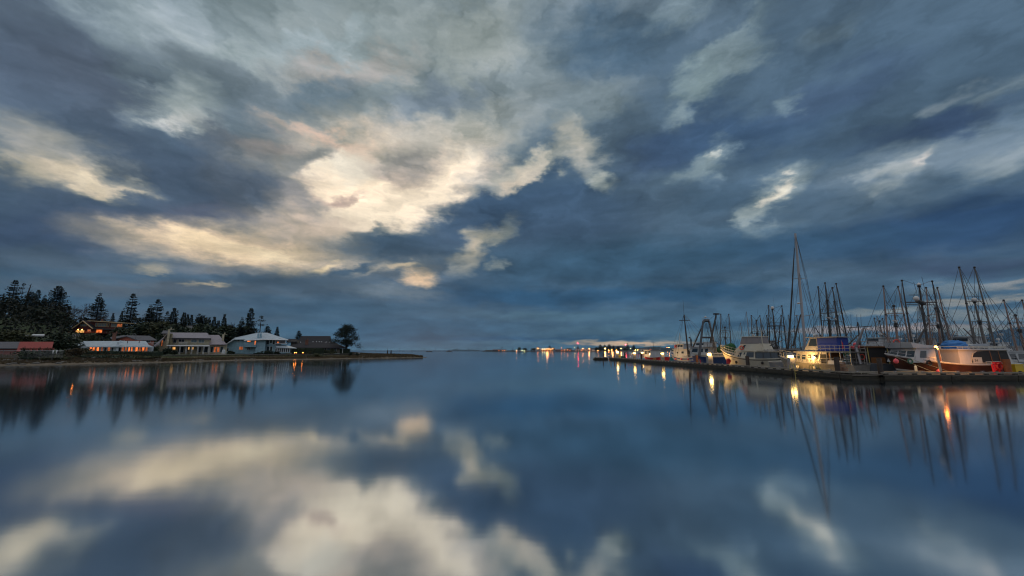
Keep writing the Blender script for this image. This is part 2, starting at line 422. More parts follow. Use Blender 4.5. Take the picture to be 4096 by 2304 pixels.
# weak, very wide overhead fill, added for the overcast dusk
sl = bpy.data.lights.new('overhead_fill', 'SUN'); sl.energy = .3; sl.angle = R(90); sl.color = (1, .86, .72)
so = bpy.data.objects.new('overhead_fill', sl); col.objects.link(so)
sdir = Vector((math.sin(R(-12)) * math.cos(R(78)), math.cos(R(-12)) * math.cos(R(78)), math.sin(R(78))))
so.rotation_euler = sdir.to_track_quat('Z', 'Y').to_euler(); so.location = (0, 0, 50)
sc.view_settings.view_transform = 'Standard'; sc.view_settings.look = 'None'; sc.view_settings.exposure = 0; sc.view_settings.gamma = 1
sc.cycles.use_denoising = True; sc.cycles.filter_width = 1.15
sc.cycles.max_bounces = 6; sc.cycles.diffuse_bounces = 2; sc.cycles.glossy_bounces = 3; sc.cycles.volume_bounces = 0
sc.cycles.sample_clamp_indirect = 6; sc.cycles.caustics_reflective = False; sc.cycles.caustics_refractive = False
# ================================================================== WATER
def water_mat():
    m = bpy.data.materials.new('water'); m.use_nodes = True; nt = m.node_tree; nt.nodes.clear(); L = nt.links.new; N = nt.nodes.new
    g = N('ShaderNodeBsdfAnisotropic') if hasattr(bpy.types, 'ShaderNodeBsdfAnisotropic') else N('ShaderNodeBsdfGlossy')
    g.distribution = 'GGX'
    g.inputs['Color'].default_value = (.82, .88, .93, 1); g.inputs['Roughness'].default_value = .135
    d = N('ShaderNodeBsdfDiffuse'); d.inputs['Color'].default_value = (.010, .028, .045, 1)
    lw = N('ShaderNodeLayerWeight'); lw.inputs['Blend'].default_value = .5
    mr = N('ShaderNodeMapRange'); mr.inputs['From Min'].default_value = .4; mr.inputs['From Max'].default_value = .98
    mr.inputs['To Min'].default_value = .50; mr.inputs['To Max'].default_value = .97
    L(lw.outputs['Facing'], mr.inputs['Value'])
    mx = N('ShaderNodeMixShader'); L(mr.outputs[0], mx.inputs[0]); L(d.outputs[0], mx.inputs[1]); L(g.outputs[0], mx.inputs[2])
    o = N('ShaderNodeOutputMaterial'); L(mx.outputs[0], o.inputs['Surface'])
    tc = N('ShaderNodeTexCoord'); mp = N('ShaderNodeMapping'); mp.inputs['Scale'].default_value = (.35, 1.6, 1); L(tc.outputs['Object'], mp.inputs['Vector'])
    n = N('ShaderNodeTexNoise'); n.inputs['Scale'].default_value = 1.3; n.inputs['Detail'].default_value = 3; L(mp.outputs[0], n.inputs['Vector'])
    mp2 = N('ShaderNodeMapping'); mp2.inputs['Scale'].default_value = (.35, 1.3, 1); mp2.inputs['Rotation'].default_value = (0, 0, .25); L(tc.outputs['Object'], mp2.inputs['Vector'])
    # patches and lanes of slight ruffle
    n2 = N('ShaderNodeTexNoise'); n2.inputs['Scale'].default_value = .05; n2.inputs['Detail'].default_value = 3; L(mp2.outputs[0], n2.inputs['Vector'])
    rr = N('ShaderNodeMapRange'); rr.inputs['From Min'].default_value = .3; rr.inputs['From Max'].default_value = .7; rr.inputs['To Min'].default_value = .06; rr.inputs['To Max'].default_value = .105
    L(n2.outputs['Fac'], rr.inputs['Value']); L(rr.outputs[0], g.inputs['Roughness'])
    bp = N('ShaderNodeBump'); bp.inputs['Strength'].default_value = .03; bp.inputs['Distance'].default_value = .02
    L(n.outputs['Fac'], bp.inputs['Height']); L(bp.outputs[0], g.inputs['Normal'])
    return m
wb = MB(); xs = [-9000, -300, 300, 9000]; ys = [-200, 300, 2500, 9500]
for i in range(3):
    for j in range(3): wb.add([(xs[i], ys[j], 0), (xs[i + 1], ys[j], 0), (xs[i + 1], ys[j + 1], 0), (xs[i], ys[j + 1], 0)], [(0, 1, 2, 3)])
tag(wb.build('water', water_mat()), kind='structure')
# ================================================================== MATERIALS
M = {}
M['conifer'] = mat('conifer needles', (.008, .017, .010), .8, var=.5, vscale=.6, c2=(.018, .034, .018))
M['cedar'] = mat('cedar leaves', (.018, .034, .014), .8, var=.5, vscale=.8, c2=(.05, .07, .02))
M['leafdark'] = mat('evergreen leaves', (.012, .024, .012), .7, vscale=.7, c2=(.035, .055, .022))
M['olive'] = mat('olive leaves', (.03, .036, .014), .8, vscale=.8, c2=(.07, .075, .025))
M['bark'] = mat('bark', (.035, .028, .022), .9, var=.4, vscale=3)
M['twig'] = mat('bare twigs', (.040, .034, .032), .9, var=.3, vscale=3)
M['trimW'] = mat('white trim', (.62, .64, .66), .5, var=.1)
M['winframe'] = mat('window frame', (.5, .52, .52), .5)
M['cream'] = stripes('cream siding', (.44, .40, .28), (.28, .25, .18), 'Z', 4.0, .7, .10)
M['blue'] = stripes('blue siding', (.29, .46, .56), (.18, .30, .37), 'Z', 4.5, .7, .10)
M['tan'] = stripes('tan siding', (.20, .18, .14), (.12, .11, .09), 'Z', 4.0, .7, .1)
M['whitewall'] = mat('white painted wall', (.55, .62, .68), .6, var=.12)
M['redwood'] = stripes('red shingle wall', (.10, .018, .014), (.05, .010, .008), 'Z', 5, .8, .15)
M['pink'] = mat('salmon painted wall', (.40, .11, .07), .7, var=.2)
M['brick'] = mat('red brick', (.17, .035, .03), .85, c2=(.26, .07, .055), vscale=5)
M['brickbrown'] = mat('brown brick', (.12, .05, .035), .85, c2=(.2, .09, .06), vscale=8)
M['roofwhite'] = stripes('pale metal roof', (.42, .50, .56), (.20, .25, .30), 'X', 2.2, .35, .09, metal=.15)
M['roofmauve'] = stripes('mauve metal roof', (.26, .22, .25), (.12, .10, .12), 'X', 3.2, .4, .14, metal=.1)
M['roofgrey'] = mat('grey shingle roof', (.055, .055, .065), .85, c2=(.12, .12, .135), vscale=6)
M['roofdark'] = mat('dark shingle roof', (.008, .008, .011), .95, c2=(.018, .018, .023), vscale=6)
M['roofbrown'] = mat('brown shingle roof', (.012, .011, .014), .95, c2=(.028, .025, .030), vscale=5)
M['roofred'] = mat('red tile roof', (.20, .030, .024), .9, c2=(.30, .055, .045), vscale=5)
M['lawn'] = mat('lawn', (.020, .045, .010), .95, c2=(.05, .085, .02), vscale=3)
M['concrete'] = mat('concrete', (.22, .21, .19), .85, var=.3)
M['timber'] = stripes('old timber wall', (.055, .045, .036), (.012, .010, .009), 'X', 2.2, .85, .14)
M['hedge'] = mat('hedge leaves', (.006, .014, .007), .85, c2=(.018, .034, .012), vscale=2.5)
M['glass'] = glass_mat('window glass', (.03, .045, .055))
M['curtain'] = mat('curtained glass', (.10, .16, .19), .35)
M['lit'] = glow('lit window orange', (1.0, .22, .05), 1.1, .7)
M['litdim'] = glow('lit window dim', (1.0, .26, .09), .36, .6)
M['lityel'] = glow('lit window yellow', (1.0, .50, .15), .8, .6)
M['lampor'] = glow('orange lamp', (1.0, .25, .035), 32)
M['pole'] = mat('grey pole', (.10, .10, .10), .6)
M['grassdry'] = mat('dry shore grass', (.050, .037, .020), .95, c2=(.12, .088, .045), vscale=1.2)
# ================================================================== LEFT SHORE TERRAIN
SH = [(-1700, 1520), (-600, 1478), (0, 1464), (250, 1460), (500, 1455.5), (700, 1449), (1000, 1441), (1300, 1437), (1500, 1433.5), (1640, 1431), (1700, 1430)]
def Ys(px): return on(px, interp(SH, px), 0).y
HX = [(-1700, 22), (32, 15), (390, 8.5), (700, 5), (1000, 2), (1200, .5), (1300, 0)]
DB = [(-1700, 500), (1180, 480), (1320, 75), (1390, 34), (1577, 20), (1660, 8), (1690, 2.0), (1720, -2)]
def prof(px, d):
    lawn = interp([(-100, 1.7), (600, 1.7), (660, 1.35), (1420, 1.3), (1480, .95), (1640, .6), (1690, .2)], px)
    wall = 640 < px < 1440
    if d < 0: return d * .12
    if d < 11.6: return .10 + .035 * d if wall else min(lawn, .12 + (lawn - .1) * sstep(0, 14 if px < 1400 else 7, d))
    if wall: return .5 if d < 11.9 else lawn
    return min(lawn, .12 + (lawn - .1) * sstep(0, 14 if px < 1400 else 7, d))
def terr(px, Y):
    d = Y - Ys(px); db = interp(DB, px) - d
    z = min(prof(px, d), (.3 + .2 * db) if db < 8 else 99)
    if db < 0: return -.6
    return z + interp(HX, px) * sstep(15, 112, d)
g = MB(); rnd = random.Random(5)
pxs = list(range(-1700, 0, 60)) + list(range(0, 1724, 11))
ds = [-4, -1.5, -.4, 0, .5, 1.2, 2, 3, 4.5, 6, 7.5, 9, 10.5, 11.5, 11.95, 12.5, 14, 17, 20, 24, 29, 35, 42, 50, 60, 72, 86, 100, 118, 140, 170, 210, 270, 350, 480]
nzx = {}
for i, px in enumerate(pxs):
    a = (px - 2048) / F / CP * .999
    wob = (math.sin(px * .031) + math.sin(px * .083 + 1) * .6 + math.sin(px * .21) * .3) * .35
    for d in ds:
        Y = Ys(px) + d + wob * max(0, 1 - abs(d - 2) / 10)
        z = terr(px, Ys(px) + d)
        if 0 < d < 400 and z > 0: z += rnd.uniform(-.03, .03) * (1 if d < 12 else 2)
        g.v.append((X(px, Y, 0), Y, z))
nd = len(ds)
for i in range(len(pxs) - 1):
    for j in range(nd - 1):
        a = i * nd + j; g.f.append((a, a + nd, a + nd + 1, a + 1)); g.mi.append(0)
def ground_mat():
    m = bpy.data.materials.new('shore ground'); m.use_nodes = True; nt = m.node_tree; b = nt.nodes['Principled BSDF']; L = nt.links.new; N = nt.nodes.new
    b.inputs['Roughness'].default_value = .9
    tc = N('ShaderNodeTexCoord'); s = N('ShaderNodeSeparateXYZ'); L(tc.outputs['Object'], s.inputs[0])
    n = N('ShaderNodeTexNoise'); n.inputs['Scale'].default_value = .35; n.inputs['Detail'].default_value = 8; L(tc.outputs['Object'], n.inputs['Vector'])
    n2 = N('ShaderNodeTexNoise'); n2.inputs['Scale'].default_value = 2.5; n2.inputs['Detail'].default_value = 6; L(tc.outputs['Object'], n2.inputs['Vector'])
    a = N('ShaderNodeMath'); a.operation = 'MULTIPLY_ADD'; a.inputs[1].default_value = .9; L(n.outputs['Fac'], a.inputs[0]); L(s.outputs['Z'], a.inputs[2])
    mr = N('ShaderNodeMapRange'); mr.inputs['From Min'].default_value = .35; mr.inputs['From Max'].default_value = 2.35; L(a.outputs[0], mr.inputs['Value'])
    cr = N('ShaderNodeValToRGB'); L(mr.outputs[0], cr.inputs[0]); e = cr.color_ramp.elements
    e[0].position = 0; e[0].color = (.055, .042, .030, 1); e[1].position = 1; e[1].color = (.028, .050, .012, 1)
    for p, c in ((.08, (.11, .085, .055)), (.14, (.12, .092, .058)), (.35, (.105, .078, .042)), (.60, (.045, .055, .020))):
        x = e.new(p); x.color = (*c, 1)
    v = N('ShaderNodeMapRange'); v.inputs['From Min'].default_value = .3; v.inputs['From Max'].default_value = .7; v.inputs['To Min'].default_value = .55; v.inputs['To Max'].default_value = 1.4; L(n2.outputs['Fac'], v.inputs['Value'])
    sc_ = N('ShaderNodeVectorMath'); sc_.operation = 'SCALE'; L(cr.outputs[0], sc_.inputs[0]); L(v.outputs[0], sc_.inputs['Scale']); L(sc_.outputs[0], b.inputs['Base Color'])
    return m
tag(g.build('ground', ground_mat(), smooth=True), kind='structure')
def gp(px, Y): return Vector((X(px, Y, terr(px, Y)), Y, terr(px, Y)))
# shore grass, uncountable
gr = MB()
for k in range(17000):
    px = rnd.uniform(-60, 1690); d = rnd.choice((rnd.uniform(2.2, 11), rnd.uniform(3, 11.4)))
    if px > 1400: d = rnd.uniform(1.2, max(1.6, interp(DB, px) * .8))
    Y = Ys(px) + d; p = gp(px, Y); h = rnd.uniform(.12, .42) * (2.0 if px > 1400 else 1)
    if p.z < .05: continue
    w = rnd.uniform(.08, .3); lx = rnd.uniform(-.2, .2)
    gr.add([p + Vector((-w, 0, -.05)), p + Vector((w, rnd.uniform(-.2, .2), -.05)), p + Vector((lx, rnd.uniform(-.1, .1), h))], [(0, 1, 2)])
tag(gr.build('beach_grass', M['grassdry']), label='dry brown grass and weeds along the waterline of the spit', cat='grass', kind='stuff')
# ================================================================== TREES
def conifer_mesh(seed, H=14, Rm=3.2, gap=.0, flat=.0, z0=.1, dens=1.0, power=.9, top=.0):
    r = random.Random(seed); c = MB(); z = z0 * H
    while z < H * .985:
        t = (z / H - z0) / (1 - z0)
        rad = Rm * ((1 - t) ** power) * (1 if t > .12 else .55 + t * 3.7) + .12
        if top and t > .55: rad = max(rad, Rm * top * (1 - ((t - .55) / .45) ** 2.2))
        if r.random() > gap:
            for k in range(max(4, int(9 * dens))):
                az_ = r.uniform(0, 6.283); L_ = rad * r.uniform(.55, 1.12); dr = (-.28 + .5 * t) + r.uniform(-.1, .1)
                ca, sa = math.cos(az_), math.sin(az_); n = max(3, int(L_ * 2.6)); wd = .20 * L_ + .20
                for i in range(n):
                    u = (i + .6) / n; p = Vector((ca * L_ * u, sa * L_ * u, z + dr * L_ * u + .18 * L_ * u * u))
                    w = wd * (1.05 - u) * r.uniform(.7, 1.4) + .10
                    for sgn in (-1, 1):
                        e = p + Vector((-sa * w * sgn + ca * .45 * w + r.uniform(-.08, .08), ca * w * sgn + sa * .45 * w, r.uniform(-.32, .04) * (1 - flat)))
                        s1 = Vector((ca * .34, sa * .34, 0)) * (L_ / n) * 1.6
                        c.add([p - s1, p + s1, e], [(0, 1, 2)])
                    if i % 2: c.add([p, p + Vector((ca * .3, sa * .3, .12)), p + Vector((ca * .16, sa * .16, -.34))], [(0, 1, 2)])
        z += r.uniform(.20, .36) * (H / 14) * (1 + gap)
    c.add([(-.1, 0, H * .93), (.1, 0, H * .93), (0, 0, H * 1.02)], [(0, 1, 2)])
    t_ = MB(); b = .018 * H
    t_.tube([(0, 0, -1.2), (0, 0, H * .4), (0, 0, H * .97)], [b, b * .62, .04], 7)
    return t_, c
def bare_mesh(seed, H=11, spread=1.0, round_=1.0, depth=6):
    r = random.Random(seed); t_ = MB(); c = MB()
    def grow(p, d, L_, rad, lev):
        m_ = p + d * L_ * .5 + Vector((r.uniform(-1, 1), r.uniform(-1, 1), 0)) * L_ * .06; e = p + d * L_
        (t_ if lev < 1 else c).tube([p, m_, e], [rad, rad * .85, rad * .66], 5 if lev < 2 else 3, cap=False)
        if lev >= depth: return
        k = 3 if lev in (1, 2, 3) else 2
        for i in range(k):
            a = r.uniform(0, 6.283); tilt = r.uniform(.32, .72) * spread
            ax = d.cross(Vector((math.cos(a), math.sin(a), .3))).normalized()
            nd_ = (Matrix.Rotation(tilt, 3, ax) @ d); nd_ = (nd_ + Vector((0, 0, .12 * round_))).normalized()
            grow(e if i else m_.lerp(e, .8), nd_, L_ * r.uniform(.66, .84), max(.022, rad * .62), lev + 1)
    grow(Vector((0, 0, -.6)), Vector((0, 0, 1)), H * .27, H * .02, 0)
    return t_, c
def blob_mesh(seed, rx, rz, zc, n=900, leaf=.34, lumps=9, trunk=True, taper=0):
    """leaf-sized faces packed into overlapping clumps"""
    r = random.Random(seed); c = MB(); t_ = MB()
    cl = []
    for k in range(lumps):
        a = r.uniform(0, 6.283); q_ = r.uniform(.0, .62); zz_ = r.uniform(-.55, .6)
        s = (1 - taper * max(0, zz_ + .2))
        cl.append((Vector((math.cos(a) * q_ * rx * s, math.sin(a) * q_ * rx * s, zc + zz_ * rz)), r.uniform(.34, .58)))
    for k in range(n):
        cc, cr_ = r.choice(cl); v = Vector((r.gauss(0, 1), r.gauss(0, 1), r.gauss(0, 1))).normalized() * (r.uniform(.55, 1.05))
        p = cc + Vector((v.x * rx * cr_, v.y * rx * cr_, v.z * rz * cr_ * .85)); l = leaf * r.uniform(.6, 1.3)
        a = Vector((r.uniform(-1, 1), r.uniform(-1, 1), r.uniform(-1, 1))).normalized(); b = a.cross(Vector((r.uniform(-1, 1), r.uniform(-1, 1), 1))).normalized()
        c.add([p - a * l, p + b * l * .7, p + a * l, p - b * l * .5], [(0, 1, 2, 3)])
    if trunk:
        t_.tube([(0, 0, -.6), (.05 * rx, 0, zc * .5), (0, 0, zc)], [.06 * rx + .05, .05 * rx + .03, .03], 6)
        for cc, _ in cl[:6]: t_.tube([(0, 0, zc * .45), tuple(cc)], [.04 * rx + .02, .02], 4)
    return t_, c
PROTO = {}
def proto(key, pair, crown_mat, name, trunk_mat='bark', cname='crown'):
    root = empty(name, (0, 0, 0)); t_, c = pair
    t_.build('trunk', M[trunk_mat], root); c.build(cname, crown_mat, root); PROTO[key] = [root, False]
proto('firA', conifer_mesh(1, 14, 3.5, gap=.05), M['conifer'], 'fir_tree')
proto('firB', conifer_mesh(2, 14, 2.7, gap=.12, power=.7), M['conifer'], 'fir_tree')
proto('firC', conifer_mesh(3, 14, 4.4, gap=.05, power=.6, dens=1.4), M['conifer'], 'fir_tree')
proto('firD', conifer_mesh(4, 14, 2.6, gap=.08, power=.75, top=.62, z0=.2), M['conifer'], 'fir_tree')
proto('firS', conifer_mesh(5, 14, 2.9, gap=.45, power=.6, dens=.6, z0=.22), M['conifer'], 'fir_tree')
proto('spr', conifer_mesh(6, 12, 3.0, gap=.0, power=1.05, dens=1.2, z0=.04), M['conifer'], 'spruce_tree')
proto('ced', blob_mesh(7, 2.4, 3.6, 3.6, 1700, .30, 12, taper=.7), M['cedar'], 'cedar_tree')
proto('rnd', blob_mesh(8, 3.6, 3.2, 4.0, 2400, .34, 14), M['leafdark'], 'evergreen_tree')
proto('rnd2', blob_mesh(18, 4.2, 2.9, 3.6, 2400, .36, 16), M['olive'], 'broadleaf_tree')
proto('bareA', bare_mesh(9, 11), M['twig'], 'bare_tree', 'twig', 'branches')
proto('bareB', bare_mesh(10, 10, 1.15, .7), M['twig'], 'bare_tree', 'twig', 'branches')
HGT = {'firA': 14, 'firB': 14, 'firC': 14, 'firD': 14, 'firS': 14, 'spr': 12.2, 'ced': 6.9, 'rnd': 6.9, 'rnd2': 6.4, 'bareA': 11, 'bareB': 10}
def plant(key, px, pytop, Y, label, wide=1.0, cat='tree', group=None, base=None):
    """stand a tree with its foot on the ground at column px, depth Y and its tip at picture row pytop"""
    rt, used = PROTO[key]; o = copy_tree(rt) if used else rt; PROTO[key][1] = True
    p = gp(px, Y) if base is None else Vector((X(px, Y, base), Y, base))
    h = at(px, pytop, Y).z - p.z; s = h / HGT[key]
    o.location = p; o.scale = (s * wide, s * wide, s); o.rotation_euler = (0, 0, rnd.uniform(0, 6.28))
    o['label'] = label; o['category'] = cat
    if group: o['group'] = group
    return o
G1 = 'trees on the wooded ridge behind the houses'
for a in [
 ('firD', 32, 1119, 185, 'tall layered fir at the outer end of the wooded ridge', 1.25),
 ('firS', 66, 1132, 190, 'thin see-through fir beside the outermost tall ridge fir', .8),
 ('firC', 105, 1165, 178, 'broad dark fir under the dead snag on the ridge', 1.0),
 ('firB', 130, 1158, 186, 'pointed fir just inland of the dead snag on the ridge', 1.0),
 ('firA', 160, 1178, 180, 'lower shaggy fir between the dead snag and the widest fir', 1.1),
 ('firC', 207, 1142, 182, 'widest dense dark fir rising above the round evergreens', 1.05),
 ('bareA', 262, 1182, 178, 'leafless tree hugging the widest dark fir on the ridge', 1.0),
 ('bareA', 292, 1180, 172, 'tallest leafless tree with spreading crown on the ridge', 1.15),
 ('bareB', 334, 1206, 168, 'leafless tree leaning against the fir above the red house', 1.0),
 ('firA', 375, 1171, 172, 'tall tiered fir standing behind the red house gable', 1.25),
 ('bareB', 416, 1236, 165, 'small leafless tree above the flat red house roof', 1.0),
 ('spr', 440, 1250, 168, 'short spruce peeping over the middle of the red house', 1.0),
 ('spr', 474, 1243, 168, 'short spruce next to the tall fir past the red house', 1.0),
 ('firD', 508, 1173, 165, 'tall narrow fir past the lit end of the red house', 1.1),
 ('bareA', 548, 1230, 168, 'leafless tree between two tall ridge firs above the pink house', 1.0),
 ('firA', 583, 1216, 160, 'middling fir touching the flat-topped tall fir above the pink house', 1.15),
 ('firD', 611, 1196, 162, 'flat-topped tall fir above the end of the pink house', 1.2),
 ('bareB', 636, 1246, 164, 'faint leafless tree beside the flat-topped tall fir', .9),
 ('firD', 653, 1244, 158, 'small rounded fir above the cream house chimney', .9),
 ('spr', 678, 1228, 156, 'spruce with a sharp tip rising over the cream house gable', 1.3),
 ('firS', 692, 1240, 162, 'very thin fir beside the sharp-tipped spruce', .6),
 ('spr', 720, 1246, 150, 'dense spruce over the left part of the cream house roof', 1.35),
 ('spr', 735, 1254, 154, 'spruce with a forked-looking top behind the cream house roof', 1.1),
 ('spr', 751, 1256, 158, 'slim spruce over the middle of the cream house roof', 1.1),
 ('firA', 780, 1253, 150, 'dark fir above the cream house with a knobbly top', 1.4),
 ('firC', 796, 1260, 150, 'wide low fir above the right half of the cream house', 1.1),
 ('spr', 811, 1266, 155, 'small spruce in the row over the cream house, before the taller spruce', 1.0),
 ('spr', 824, 1266, 157, 'second small spruce in the row over the cream house', 1.0),
 ('spr', 843, 1264, 150, 'fuller spruce standing alone over the mauve lower roof', 1.2),
 ('spr', 861, 1279, 152, 'shortest spruce of the ridge row above the mauve lower roof', 1.2),
 ('spr', 883, 1253, 148, 'tall pointed spruce above the right chimney of the cream house', 1.0),
 ('bareB', 921, 1262, 150, 'round-headed leafless tree between the cream and the blue house', 1.25),
 ('firA', 955, 1268, 146, 'fir with a bent tip over the eave of the blue house', 1.1),
 ('firB', 988, 1231, 152, 'tallest narrow fir standing behind the blue house', 1.15),
 ('firS', 1031, 1262, 150, 'open sparse fir behind the ridge of the blue house', 1.3),
 ('firC', 1061, 1303, 150, 'low bushy fir just above the blue house ridge', .9),
 ('spr', 1100, 1304, 149, 'spruce sloping down behind the right slope of the blue house roof', 1.2),
 ('bareB', 1124, 1338, 150, 'small leafless tree low behind the blue house roof end', 1.2),
 ('firC', 1189, 1322, 153, 'dark fir behind the upper roof of the brown house', .85),
 ('rnd', 165, 1228, 160, 'big black-green evergreen under the widest fir', 1.25),
 ('rnd', 236, 1249, 150, 'large round green evergreen beside the red house gable', .95),
 ('rnd2', 60, 1262, 150, 'olive broadleaf tree at the outer end of the slope', 1.1),
 ('ced', 775, 1300, 128, 'yellowish cedar peeking over the cream house roof', .9),
 ('rnd', 802, 1295, 132, 'rounded green evergreen next to the yellowish cedar', 1.2),
 ('rnd', 478, 1310, 128, 'dark evergreen in front of the red house lower windows', 1.2),
 ('rnd', 560, 1290, 140, 'dark round evergreen above the pink house roof', 1.3),
 ('rnd2', 622, 1285, 140, 'brownish broadleaf tree above the lamp post by the pink house', 1.2),
 ('rnd', 700, 1300, 135, 'dark evergreen behind the chimney of the cream house', 1.2),
 ('rnd', 900, 1300, 150, 'dark evergreen between the cream and blue house roofs', 1.2),
 ('rnd', 968, 1305, 150, 'evergreen crouching behind the long slope of the blue roof', 1.3),
 ('rnd2', 28, 1318, 92, 'green roadside tree behind the dark shed roof', 1.3),
 ('rnd', 232, 1330, 92, 'green tree between the brick building and the white roofed house', 1.5),
 ('rnd2', 330, 1330, 103, 'bushy tree hanging over the brown bungalow roof', 1.0),
 ('rnd', 655, 1330, 130, 'dark bush tree behind the cream house left gable', 1.0),
]:
    plant(a[0], a[1], a[2], a[3], a[4], a[5], group=G1)
# dead snag
sn = MB(); p0 = gp(93, 182); tp = at(93, 1135, 182)
sn.tube([(0, 0, 0), (-.5, 0, (tp.z - p0.z) * .7), (.3, 0, tp.z - p0.z)], [.5, .3, .1], 6)
for k in range(6):
    z = (tp.z - p0.z) * (.7 + .05 * k); sn.tube([(0, 0, z), (1.3 * (-1) ** k, .2, z + .5)], [.1, .03], 4)
tag(sn.build('dead_tree', M['bark'], loc=p0), 'bare dead snag poking above the ridge trees', 'tree')
# lone pine on the point
pine = empty('pine_tree', gp(1382, 137), 0, 'lone rounded pine with a forked trunk standing beside the brown house', 'tree')
pz = pine.location.z; PH = at(1382, 1300, 137).z - pz; r_ = random.Random(77); t_ = MB(); c_ = MB()
t_.tube([(0, 0, -.6), (.1, 0, .16 * PH), (-.05, 0, .35 * PH), (-.3, 0, .7 * PH), (-.2, 0, .93 * PH)], [.32, .26, .2, .14, .05], 7)
t_.tube([(.1, 0, .14 * PH), (.6, .1, .34 * PH), (1.1, 0, .6 * PH)], [.2, .15, .07], 6)
cl = []
for k in range(85):
    zf = r_.uniform(.33, .97); wmax = interp([(.33, 3.0), (.45, 5.0), (.6, 4.9), (.8, 3.3), (.9, 2.1), (1, .9)], zf); wmax *= .86; a = r_.uniform(0, 6.28); q_ = math.sqrt(r_.random())
    cl.append(Vector((math.cos(a) * wmax * q_ * .9, math.sin(a) * wmax * q_ * .9, zf * PH)))
    t_.tube([(0, 0, (zf - .12) * PH), tuple(cl[-1])], [.07, .02], 3, cap=False)
cl.append(Vector((-5.2, 0, .47 * PH))); cl.append(Vector((4.6, 0, .22 * PH))); cl.append(Vector((4.0, .5, .3 * PH))); cl.append(Vector((-4.4, .5, .42 * PH)))
for cc in cl:
    for k in range(95):
        v = Vector((r_.gauss(0, 1), r_.gauss(0, 1), r_.gauss(0, .7))); p = cc + v * .62; l = r_.uniform(.16, .34)
        a = Vector((r_.uniform(-1, 1), r_.uniform(-1, 1), r_.uniform(-.3, 1))).normalized(); b = a.cross(Vector((1, .3, .2))).normalized()
        c_.add([p - a * l, p + b * l * .6, p + a * l], [(0, 1, 2)])
t_.build('trunk', M['bark'], pine); c_.build('crown', M['conifer'], pine)
# undergrowth of the slope: one mass nobody could count
ug = MB(); r_ = random.Random(12)
for k in range(26000):
    px = r_.uniform(-700, 1120); Y = Ys(px) + r_.uniform(40, 150)
    p = gp(px, Y); hmax = (10 if px < 270 else 6 if px < 480 else 9) * sstep(45, 75, Y - Ys(px)) * (1 if px < 900 else .75)
    if 270 < px < 520 and Y < 165: hmax = .9
    p = p + Vector((0, 0, r_.uniform(0, 1) * hmax)); l = r_.uniform(.3, .75)
    a = Vector((r_.uniform(-1, 1), r_.uniform(-1, 1), r_.uniform(-1, 1))).normalized(); b = a.cross(Vector((r_.uniform(-1, 1), .4, 1))).normalized()
    ug.add([p - a * l, p + b * l * .8, p + a * l, p - b * l * .6], [(0, 1, 2, 3)])
tag(ug.build('woodland_undergrowth', mat('undergrowth leaves', (.007, .011, .006), .9, c2=(.022, .024, .012), vscale=.12)), 'dark tangled undergrowth covering the slope below the ridge trees', 'undergrowth', kind='stuff')
# bushes, hedges
def bush(px, py_top, Y, wpx, label, m='hedge', name='bush', base=None, n=700, seed=None, cat='bush', leaf=.2, group=None):
    p = gp(px, Y) if base is None else Vector((X(px, Y, base), Y, base)); h = max(.4, at(px, py_top, Y).z - p.z); w = wpx / F * Y / 2
    _, c = blob_mesh(seed or int(px * 7 + Y), w, h * .52, h * .48, n, leaf, 9, trunk=False)
    return tag(c.build(name, M[m], loc=p), label, cat, group)
def hedge(px0, px1, py_top, Y, label, depth=1.2, m='hedge', name='hedge', wob=.12):
    r = random.Random(int(px0)); p = gp(px0, Y); x1 = X(px1, Y, p.z) - p.x; h = at(px0, py_top, Y).z - p.z; c = MB()
    nx = max(3, int(x1 / .35)); V = []
    prof_ = [(0, -.3), (0, h * .5), (.05, h * .93), (depth * .5, h), (depth - .05, h * .93), (depth, -.3)]
    for i in range(nx + 1):
        for (yy, z) in prof_: V.append((x1 * i / nx, yy + r.uniform(-wob, wob), z + r.uniform(-wob, wob)))
    c.add(V, [(i * 6 + j, (i + 1) * 6 + j, (i + 1) * 6 + j + 1, i * 6 + j + 1) for i in range(nx) for j in range(5)] + [tuple(range(6)), tuple(nx * 6 + k for k in range(6))])
    for k in range(int(x1 * h * 60)):
        q_ = Vector((r.uniform(0, x1), r.choice((r.uniform(-.12, .05), r.uniform(0, depth))), 0)); q_.z = r.uniform(0, h) if q_.y < .06 else h + r.uniform(-.1, .12)
        l = r.uniform(.07, .17); a = Vector((r.uniform(-1, 1), r.uniform(-1, 1), r.uniform(-1, 1))).normalized(); b = a.cross(Vector((.3, 1, .2))).normalized()
        c.add([q_ - a * l, q_ + b * l, q_ + a * l], [(0, 1, 2)])
    return tag(c.build(name, M[m], loc=p), label, 'hedge')
